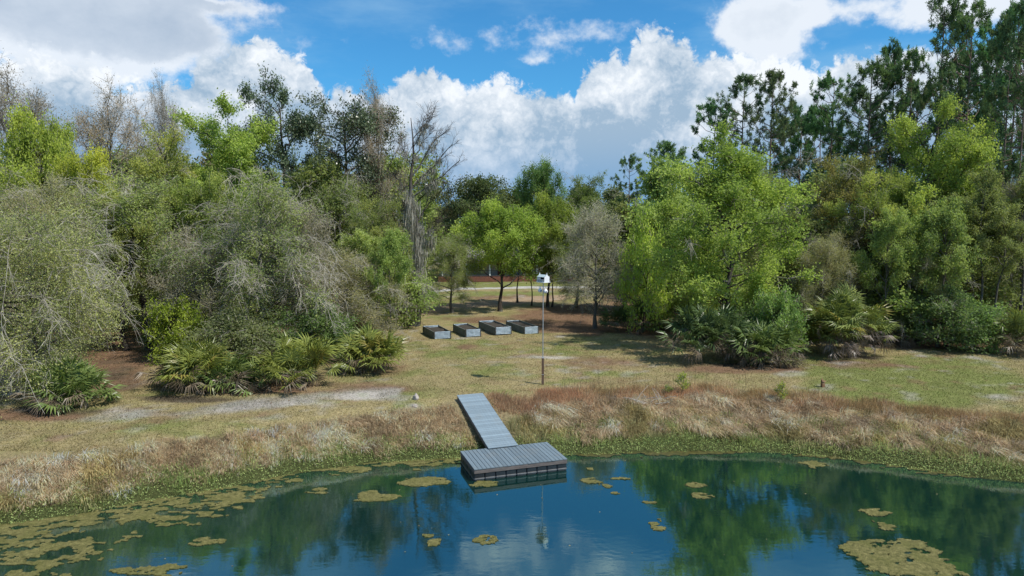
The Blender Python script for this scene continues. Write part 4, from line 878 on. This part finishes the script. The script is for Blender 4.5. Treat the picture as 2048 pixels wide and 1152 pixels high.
def m_wood(name, col, var=.3, sc=3., stretch=(1, 8, 8), rough=.75):
    b = NB(name); oi = b.n('ShaderNodeObjectInfo'); n = b.noise(sc, 6, .65, b.obj(), stretch); n2 = b.noise(1.7, 4, .6)
    c = b.mix(1.0, col, b.mr(n, .25, .75, 1 - var, 1 + var), 'MULTIPLY'); c = b.mix(1.0, c, b.mr(oi.outputs['Random'], 0, 1, .86, 1.12), 'MULTIPLY')
    c = b.mix(b.mr(n2, .52, .75, 0, .4), c, (.20, .20, .18)); b.pbsdf(c, rough, .3, 0, n, .25, .01); return b.m
M_DECK = m_wood('grey_decking', (.135, .175, .20), .18, 4, (9, .8, 9)); M_DECK2 = m_wood('grey_gangway_boards', (.19, .245, .28), .15, 4, (.8, 9, 9))
M_FASC = m_wood('weathered_timber', (.145, .125, .115), .55, 3, (1, 9, 9), .9)
M_FLOAT = m_plain('black_float', (.012, .015, .02), .45, .5, var=.4, scale=6, bs=.1); M_SCUM = m_plain('waterline_scum', (.15, .16, .165), .7, .3, var=.4, scale=9)
DROT = R(18.2); dk = empty('floating_dock', (.035, 26.2, 0), DROT, 'floating dock platform of grey boards on black floats', 'dock')
DW, DD, DZ = 3.74, 2.18, .475; NBD = 23; pitch = DW / NBD
pl_mb = MB(); box(pl_mb, (0, 0, 0), (pitch - .014, DD, .032), 0, .004); pm = pl_mb.mesh('deck_board', [M_DECK])
for i in range(NBD):
    o = link('board', pm, dk); o.location = (-DW / 2 + pitch * (i + .5), random.uniform(-.006, .006), DZ - .016 + random.uniform(-.002, .002))
fa = MB()
box(fa, (0, -DD / 2 + .03, DZ - .032 - .075), (DW - .02, .04, .145)); fa.build('fascia', M_FASC, dk)
fa = MB(); box(fa, (0, DD / 2 - .03, DZ - .032 - .075), (DW - .02, .04, .145)); fa.build('fascia', M_FASC, dk)
for s in (-1, 1):
    fa = MB(); box(fa, (s * (DW / 2 - .03), 0, DZ - .032 - .075), (.04, DD - .11, .145)); fa.build('fascia', M_FASC, dk)
fa = MB()
for i in range(4): box(fa, (0, -.72 + .48 * i, DZ - .036 - .07), (DW - .12, .045, .13))
fa.build('joist', M_FASC, dk)
def float_mesh():
    mb = MB(); x, y = .205, .265; prof = []
    for (sx_, sy_, a0) in ((1, 1, 0), (-1, 1, 90), (-1, -1, 180), (1, -1, 270)):
        for a in (0, 45, 90): t = R(a0 + a); prof.append((sx_ * (x - .05) + .05 * math.cos(t), sy_ * (y - .05) + .05 * math.sin(t)))
    zs = [(-.22, .93), (-.05, .97), (.0, 1.0), (.035, 1.05), (.055, 1.05), (.075, 1.0), (.235, 1.0), (.26, .95)]; n = len(prof)
    V = [(px_ * k, py_ * k, z) for z, k in zs for px_, py_ in prof]
    for r_ in range(len(zs) - 1):
        F = [(r_ * n + i, r_ * n + (i + 1) % n, (r_ + 1) * n + (i + 1) % n, (r_ + 1) * n + i) for i in range(n)]
        mb.f[4].append(np.array(F)); mb.m[4].append(np.full(n, 1 if r_ in (2, 3) else 0)); mb.sm[4].append(np.full(n, False))
    mb.v.append(np.array(V)); mb.t.append(np.full(len(V), .5)); mb.c.append(np.ones((len(V), 3))); mb.nv = len(V)
    mb.add([(a, b_, .26) for a, b_ in [(-x * .95, -y * .95), (x * .95, -y * .95), (x * .95, y * .95), (-x * .95, y * .95)]], [(0, 1, 2, 3)])
    return mb.mesh('float', [M_FLOAT, M_SCUM])
fm = float_mesh()
for j in range(4):
    for i in range(9):
        if 0 < j < 3 and 0 < i < 8: continue
        o = link('float', fm, dk); o.location = (-DW / 2 + .21 + i * (DW - .42) / 8, -DD / 2 + .30 + j * (DD - .6) / 3, .04)
# gangway
A = np.array([-1.99, 31.66, 1.54]); B = np.array([-.355, 27.03, .52]); Lg = np.linalg.norm(B - A); gr = mathutils.Vector(B - A)
gw = empty('gangway', tuple(A), 0, 'grey boarded gangway sloping from the lawn down to the floating dock', 'gangway')
gw.rotation_euler = (0, 0, 0); gdir = gr.normalized(); gq = gdir.to_track_quat('X', 'Z'); gw.rotation_euler = gq.to_euler()
NG = 33; pg = Lg / NG; gb = MB(); box(gb, (0, 0, 0), (pg - .010, 1.27, .032), 0, .004); gm = gb.mesh('gangway_board', [M_DECK2])
for i in range(NG):
    o = link('board', gm, gw); o.location = (pg * (i + .5), random.uniform(-.006, .006), random.uniform(-.002, .002))
for s in (-1, 1):
    gb = MB(); box(gb, (Lg / 2 - .05, s * .60, -.10), (Lg - .2, .045, .15)); gb.build('stringer', M_FASC, gw)
gb = MB(); box(gb, (.03, 0, -.10), (.045, 1.18, .15)); gb.build('end_beam', M_FASC, gw)

# ------------------------------------------------------------------ raised beds of corrugated metal
b = NB('galvanised_sheet'); n = b.noise(4, 5, .6, b.obj()); n2 = b.noise(30, 3, .5, b.obj())
c = b.mix(b.mr(n, .3, .7), (.22, .29, .34), (.42, .50, .56)); b.pbsdf(c, .42, .5, .55, n2, .1, .01); M_GALV = b.m
b = NB('shaded_sheet'); n = b.noise(3, 5, .6, b.obj()); c = b.mix(b.mr(n, .3, .7), (.16, .175, .155), (.30, .31, .28)); b.pbsdf(c, .6, .4, .35); M_GALV_SHADE = b.m  # side panels: same metal, their shade put into a darker colour
M_POST = m_plain('bed_post', (.055, .055, .05), .8, .3); M_SOIL = m_plain('bed_soil', (.055, .047, .038), .95, .1, var=.5, scale=7, bs=.9)
def corr(L, Hh, axis, off, mat, rows=6):
    mb = MB(); ns = rows * 8 + 1; z = np.linspace(.01, Hh, ns); dp = .03 * np.sin(np.linspace(0, rows * 2 * np.pi, ns))
    V, th = [], .004
    for side in (0, 1):
        for e in (-L / 2, L / 2):
            for k in range(ns):
                q = off + dp[k] + (th if side else 0); V.append((e, q, z[k]) if axis == 'x' else (q, e, z[k]))
    F = []
    for k in range(ns - 1): F.append((k, ns + k, ns + k + 1, k + 1)); F.append((2 * ns + k, 2 * ns + k + 1, 3 * ns + k + 1, 3 * ns + k))
    F += [(ns - 1, 2 * ns - 1, 4 * ns - 1, 3 * ns - 1)]
    mb.add(V, F, 0, smooth=True); return mb
def bed(fl, rot, wdt, lng, hh, label):
    x, y = P(*fl, 1.5); z = tz(x, y); rz = R(rot); c, s = math.cos(rz), math.sin(rz)
    cx = x + c * wdt / 2 - s * lng / 2; cy = y + s * wdt / 2 + c * lng / 2
    o = empty('raised_bed', (cx, cy, tz(cx, cy)), rz, label, 'planter', 'corrugated metal raised beds on the lawn')
    for yy, nm in ((-lng / 2, 'end_panel'), (lng / 2, 'end_panel')): corr(wdt - .07, hh, 'x', yy, None).build('end_panel', M_GALV, o)
    for xx in (-wdt / 2, wdt / 2): corr(lng - .07, hh, 'y', xx, None).build('side_panel', M_GALV_SHADE, o)
    for i in (-1, 1):
        for j in (-1, 1):
            mb = MB(); box(mb, (i * wdt / 2, j * lng / 2, hh / 2 + .01), (.065, .065, hh + .03), 0, .006); mb.build('corner_post', M_POST, o)
    mb = MB(); nx_, ny_ = 10, 22; X, Y = np.meshgrid(np.linspace(-wdt / 2 + .04, wdt / 2 - .04, nx_), np.linspace(-lng / 2 + .04, lng / 2 - .04, ny_)); Zs = hh * .80 + (fbm(X + cx, Y + cy, .5, 3) - .5) * .16
    I = np.arange(X.size).reshape(X.shape); mb.add(np.stack([X, Y, Zs], -1), np.stack([I[:-1, :-1], I[:-1, 1:], I[1:, 1:], I[1:, :-1]], -1).reshape(-1, 4), 0); mb.build('soil', M_SOIL, o)
bed((869, 680), 22, 1.18, 3.1, .53, 'leftmost metal raised bed with dark left side')
bed((932, 676), 22, 1.10, 3.0, .53, 'metal raised bed second from the left')
bed((991, 672), 22, 1.22, 3.6, .55, 'metal raised bed third from the left')
bed((1049, 669), 22, 1.10, 3.6, .55, 'rightmost metal raised bed nearest the bird house pole')

# ------------------------------------------------------------------ bird house on its pole
M_WHITE = m_plain('white_paint', (.74, .75, .76), .5, .4, var=.06, scale=4, bs=.03); M_TEAL = m_plain('pale_grey_teal', (.42, .50, .50), .5, .4, var=.1, scale=5, bs=.03)  # panels and roof: greyer, darker tone than the gable ends
M_BLACK = m_plain('dark_hole', (.006, .006, .007), .9, .1); M_ALU = m_plain('pole_metal', (.50, .51, .52), .35, .5, .6, var=.1, scale=3, bs=.02); M_PW = m_wood('post_wood', (.12, .075, .05), .5, 3, (9, 9, 1), .9)
bx, by = P(1085.5, 768, 1.45); bz = tz(bx, by); ZT = lambda py: ZAT(py, by)
wp = empty('bird_house_pole', (bx, by, bz), 0, 'wooden post carrying a tall thin metal pole at the grass edge', 'pole')
mb = MB(); hp = ZT(716) - bz; box(mb, (0, 0, hp / 2 - .15), (.115, .10, hp + .3), 0, .012); mb.build('post', M_PW, wp)
mb = MB(); box(mb, (0, 0, hp + .015), (.10, .09, .05), 0, .01); box(mb, (0, -.056, hp * .38), (.11, .012, .03)); mb.build('bracket', M_ALU, wp)
pt = ZT(566) - bz
mb = MB(); tubes(mb, np.array([[(0, 0, hp + .03), (0, 0, (hp + pt) / 2), (.0, 0, pt)]]), np.array([[.027, .025, .024]]), 10); mb.build('pole', M_ALU, wp)
ga = ZT(573) - bz
mb = MB(); tubes(mb, np.array([[(-.24, .05, ga), (0, 0, ga), (.26, -.05, ga)]]), np.full((1, 3), .010), 6); mb.build('gourd_arm', M_ALU, wp)
hb = empty('bird_house', (bx, by, ZT(564.5)), R(127), 'white martin house with two spired gable ends on the pole', 'bird house')
HL, HW, HH = .56, .32, .27                          # long axis local x; white end panel at -x faces right and front
mb = MB(); box(mb, (0, 0, .012), (HL + .06, HW + .12, .024), 0, .004); mb.build('floor_tray', M_WHITE, hb)
def gable(xe):
    mb = MB(); hw = HW / 2; prof = [(-hw, .026), (hw, .026), (hw, HH), (hw * .62, HH + .035), (hw * .30, HH + .085), (hw * .12, HH + .14), (.0, HH + .215), (-hw * .12, HH + .14), (-hw * .30, HH + .085), (-hw * .62, HH + .035), (-hw, HH)]
    n = len(prof); V = [(xe + dx, a, z) for dx in (-.012, .012) for a, z in prof]; ce_ = [(xe - .012, 0, HH * .6), (xe + .012, 0, HH * .6)]; V += ce_
    F = [(i, 2 * n, (i + 1) % n) for i in range(n)] + [(n + (i + 1) % n, 2 * n + 1, n + i) for i in range(n)]; mb.add(V, F)
    mb.add(V, [(i, (i + 1) % n, n + (i + 1) % n, n + i) for i in range(n)]); return mb.build('gable_end', M_WHITE, hb)
gable(-HL / 2); gable(HL / 2)
def holed_panel(y, z0, z1, holes, mat, name):
    mb = MB(); hh_ = .026; xs = np.linspace(-HL / 2 + .014, HL / 2 - .014, holes + 1); zc = (z0 + z1) / 2
    for i in range(holes):
        a, b_ = xs[i], xs[i + 1]; xc = (a + b_) / 2; ring = [(xc + hh_ * math.cos(t), zc + hh_ * math.sin(t)) for t in np.linspace(0, 2 * np.pi, 13)[:-1]]
        outer = []
        for t in np.linspace(0, 2 * np.pi, 13)[:-1]:
            c_, s_ = math.cos(t), math.sin(t); k = min((b_ - a) / 2 / max(abs(c_), 1e-6), (z1 - z0) / 2 / max(abs(s_), 1e-6)); outer.append((xc + c_ * k, zc + s_ * k))
        V = [(p_[0], y, p_[1]) for p_ in ring] + [(p_[0], y, p_[1]) for p_ in outer]; mb.add(V, [(j, (j + 1) % 12, 12 + (j + 1) % 12, 12 + j) for j in range(12)])
    return mb.build(name, mat, hb)
holed_panel(HW / 2 - .02, .026, .135, 4, M_TEAL, 'front_panel'); holed_panel(-HW / 2 + .02, .026, .135, 4, M_TEAL, 'back_panel')
holed_panel(-HW / 2 + .02, .16, HH - .01, 4, M_TEAL, 'back_panel')
mb = MB(); box(mb, (0, 0, .148), (HL - .03, HW + .04, .014)); mb.build('balcony', M_WHITE, hb)
mb = MB(); box(mb, (0, 0, .085), (HL - .06, HW - .10, .11)); mb.build('inner_box', M_BLACK, hb)
mb = MB(); box(mb, (.16, HW / 2 - .02, .225), (HL * .42, .012, .13)); mb.build('upper_panel', M_WHITE, hb)
mb = MB(); box(mb, (-.06, -.02, .22), (HL - .20, HW - .16, .125)); mb.build('upper_opening', M_BLACK, hb)
for sg in (-1, 1):
    mb = MB(); V = [(xx, sg * a, z) for xx in (-HL / 2 + .013, HL / 2 - .013) for a, z in ((HW / 2 + .03, HH - .005), (.0, HH + .105), (.0, HH + .118), (HW / 2 + .03, HH + .008))]
    mb.add(V, [(0, 1, 5, 4), (2, 3, 7, 6), (3, 0, 4, 7), (0, 3, 2, 1), (4, 5, 6, 7)]); mb.build('roof', M_TEAL, hb)
for sg in (-1, 1):
    mb = MB(); tubes(mb, np.array([[(-HL / 2, sg * (HW / 2 + .05), .11), (HL / 2, sg * (HW / 2 + .05), .11)]]), np.full((1, 2), .007), 5)
    for i in range(8): xx = -HL / 2 + .02 + i * (HL - .04) / 7; tubes(mb, np.array([[(xx, sg * (HW / 2 + .05), .024), (xx, sg * (HW / 2 + .05), .11)]]), np.full((1, 2), .005), 4)
    mb.build('railing', M_WHITE, hb)
gm_ = MB(); th = np.linspace(0, 2 * np.pi, 17)[:-1]; pr = [(.004, .0), (.05, .008), (.095, .045), (.112, .10), (.10, .155), (.065, .20), (.032, .235), (.024, .275), (.020, .30), (.002, .305)]
V = [(r_ * math.cos(t), r_ * math.sin(t), z - .305) for r_, z in pr for t in th]; n = 16
gm_.add(V, [(k * n + i, k * n + (i + 1) % n, (k + 1) * n + (i + 1) % n, (k + 1) * n + i) for k in range(len(pr) - 1) for i in range(n)], 0, smooth=True); gmesh = gm_.mesh('gourd', [M_WHITE])
ho = MB(); ho.add([(.030 * math.cos(t), -.1135, -.20 + .030 * math.sin(t)) for t in th], [(0, i, i + 1) for i in range(1, 15)]); hmesh = ho.mesh('entrance_hole', [M_BLACK])
for gx_, gyy, ez, lab in ((-.15, .03, ga, 'white gourd hanging left of the pole under the bird house'), (.12, -.025, ga - .04, 'white gourd hanging right of the pole under the bird house')):
    o = empty('gourd_nest', (bx + gx_, by + gyy, bz + ez - .01), R(20), lab, 'gourd', 'gourds hanging from the pole'); link('gourd', gmesh, o); link('entrance_hole', hmesh, o)

# ------------------------------------------------------------------ small things by the bank
M_STONE = m_plain('pale_stone', (.36, .32, .285), .9, .2, var=.35, scale=5, bs=.7); M_STUMP = m_wood('broken_wood', (.20, .11, .055), .4, 3, (6, 6, 1), .9); M_PALE = m_plain('bleached_wood', (.42, .40, .37), .9, .2, var=.2)
def stone(px, py, s, label, seed):
    import bmesh
    x, y = P(px, py, 1.2); z = tz(x, y); bm = bmesh.new(); bmesh.ops.create_icosphere(bm, subdivisions=3, radius=1); gg = np.random.default_rng(seed); o3 = gg.uniform(-5, 5, 3)
    for v in bm.verts: k = 1 + .35 * (mathutils.noise.noise(v.co * 1.6 + mathutils.Vector(o3))); v.co = mathutils.Vector((v.co.x * s[0] * k, v.co.y * s[1] * k, v.co.z * s[2] * k))
    me = bpy.data.meshes.new('stone'); bm.to_mesh(me); bm.free(); me.materials.append(M_STONE); o = link('stone', me); o.location = (x, y, z + s[2] * .4); tag(o, label, 'stone')
stone(832, 808, (.14, .12, .20), 'taller pale stone in the dry grass left of the gangway', 4)
stone(830, 820, (.13, .12, .10), 'flat pale stone in front of the taller one', 9)
x, y = P(1646, 774, 1.45); z = tz(x, y); o = empty('broken_post', (x, y, z), R(20), 'short broken brown wooden post on the right lawn', 'post')
mb = MB(); mb.add([(-.10, -.06, -.1), (.08, -.07, -.1), (.09, .07, -.1), (-.09, .07, -.1), (-.10, -.05, .24), (.06, -.06, .18), (.07, .05, .30), (-.09, .06, .36), (-.07, .0, .47), (-.16, -.03, .42)],
                 [(0, 1, 5, 4), (1, 2, 6, 5), (2, 3, 7, 6), (3, 0, 4, 7)]); mb.add(mb.v[0], [(4, 5, 8), (5, 6, 8), (6, 7, 8), (7, 9, 8), (4, 8, 9), (7, 4, 9)]); mb.build('stake', M_STUMP, o)
mb = MB(); mb.add([(-.13, -.09, .30), (.10, -.075, .27), (.10, -.05, .33), (-.13, -.06, .37), (.10, .09, .30), (-.12, .10, .36)], [(0, 1, 2, 3), (3, 2, 4, 5)]); mb.build('splinter', M_STUMP, o)
tree('sprig', 1365, 33.2, 750, 34, (.22, .26, .035), BK_G, 'sapling', 'yellow green sapling at the left of the rust grass', None, 'sapling')
tree('sprig', 1563, 31.6, 769, 30, (.22, .25, .035), BK_G, 'sapling', 'yellow green sapling in the middle of the rust grass', None, 'sapling')
tree('sprig', 1335, 33.0, 772, 24, (.16, .20, .04), BK_G, 'sapling', 'dull green sapling beside the bleached fallen branch', None, 'sapling')
x, y = P(1300, 800, 1.3); g = np.random.default_rng(5); mb = MB(); N = 16; p0 = np.stack([g.uniform(-.7, .7, N), g.uniform(-.3, .3, N), g.uniform(.15, .4, N)], -1); d = norm(np.stack([g.normal(size=N), g.normal(size=N) * .6, np.abs(g.normal(size=N)) * .6], -1)); p2 = p0 + d * g.uniform(.4, 1.0, (N, 1))
tubes(mb, bez(p0, (p0 + p2) / 2 + g.normal(size=(N, 3)) * .08, p2, 4), np.full((N, 4), .013) * np.linspace(1, .5, 4), 4); o = mb.build('fallen_branch', M_PALE); o.location = (x, y, tz(x, y)); tag(o, 'bleached fallen branch lying in the rust grass', 'branch')

# ------------------------------------------------------------------ house far behind the lawn
M_BRICK = m_plain('red_brick_wall', (.20, .085, .06), .9, .2, var=.3, scale=6); M_ROOF = m_plain('grey_shingle_roof', (.15, .14, .135), .9, .2, var=.3, scale=5); M_SID = m_plain('cream_wall', (.52, .50, .45), .8, .2, var=.1); M_GLASS = m_plain('window_glass', (.03, .04, .05), .08, .6, var=.1)
hx, hy = -1.0, 99.0; hz0 = 1.5; ho_ = empty('brick_house', (hx, hy, hz0), R(4), 'low house with white porch posts half hidden behind the far trees', 'house')
mb = MB(); box(mb, (0, 4, 1.6), (19, 8, 3.2)); mb.build('wall', M_SID, ho_)
mb = MB(); box(mb, (0, -1.2, .35), (19.2, 2.4, .7)); mb.build('porch_base', M_BRICK, ho_)
mb = MB(); mb.add([(-10.2, -3, 3.0), (10.2, -3, 3.0), (10.2, 8.6, 3.0), (-10.2, 8.6, 3.0), (-8, 3, 5.6), (8, 3, 5.6), (-10.2, -3, 3.22), (10.2, -3, 3.22), (10.2, 8.6, 3.22), (-10.2, 8.6, 3.22)],
                 [(0, 3, 2, 1), (0, 1, 7, 6), (1, 2, 8, 7), (2, 3, 9, 8), (3, 0, 6, 9), (6, 7, 5, 4), (8, 9, 4, 5)]); mb.add(mb.v[0], [(7, 8, 5), (9, 6, 4)]); mb.build('roof', M_ROOF, ho_)
for xx in (-9, -5.6, -2.3, 1.1, 4.4, 7.2, 9.2):
    mb = MB(); box(mb, (xx, -2.15, 1.85), (.2, .2, 2.3)); mb.build('porch_post', M_WHITE, ho_)
mb = MB(); box(mb, (0, -2.25, 1.55), (18.6, .06, .07)); box(mb, (0, -2.25, .82), (18.6, .06, .06)); mb.build('porch_rail', M_FASC, ho_)
for xx in (-7, -3.9, 2.8, 6):
    w_ = MB(); box(w_, (xx, -.02, 1.95), (1.3, .08, 1.4)); wf = w_.build('window', M_WHITE, ho_)
    for dx in (-.31, .31): p_ = MB(); box(p_, (xx + dx, -.07, 1.95), (.52, .02, 1.22)); p_.build('pane', M_GLASS, wf)
mb = MB(); box(mb, (-.6, -.03, 1.75), (1.0, .06, 2.1)); mb.build('door', M_BRICK, ho_)
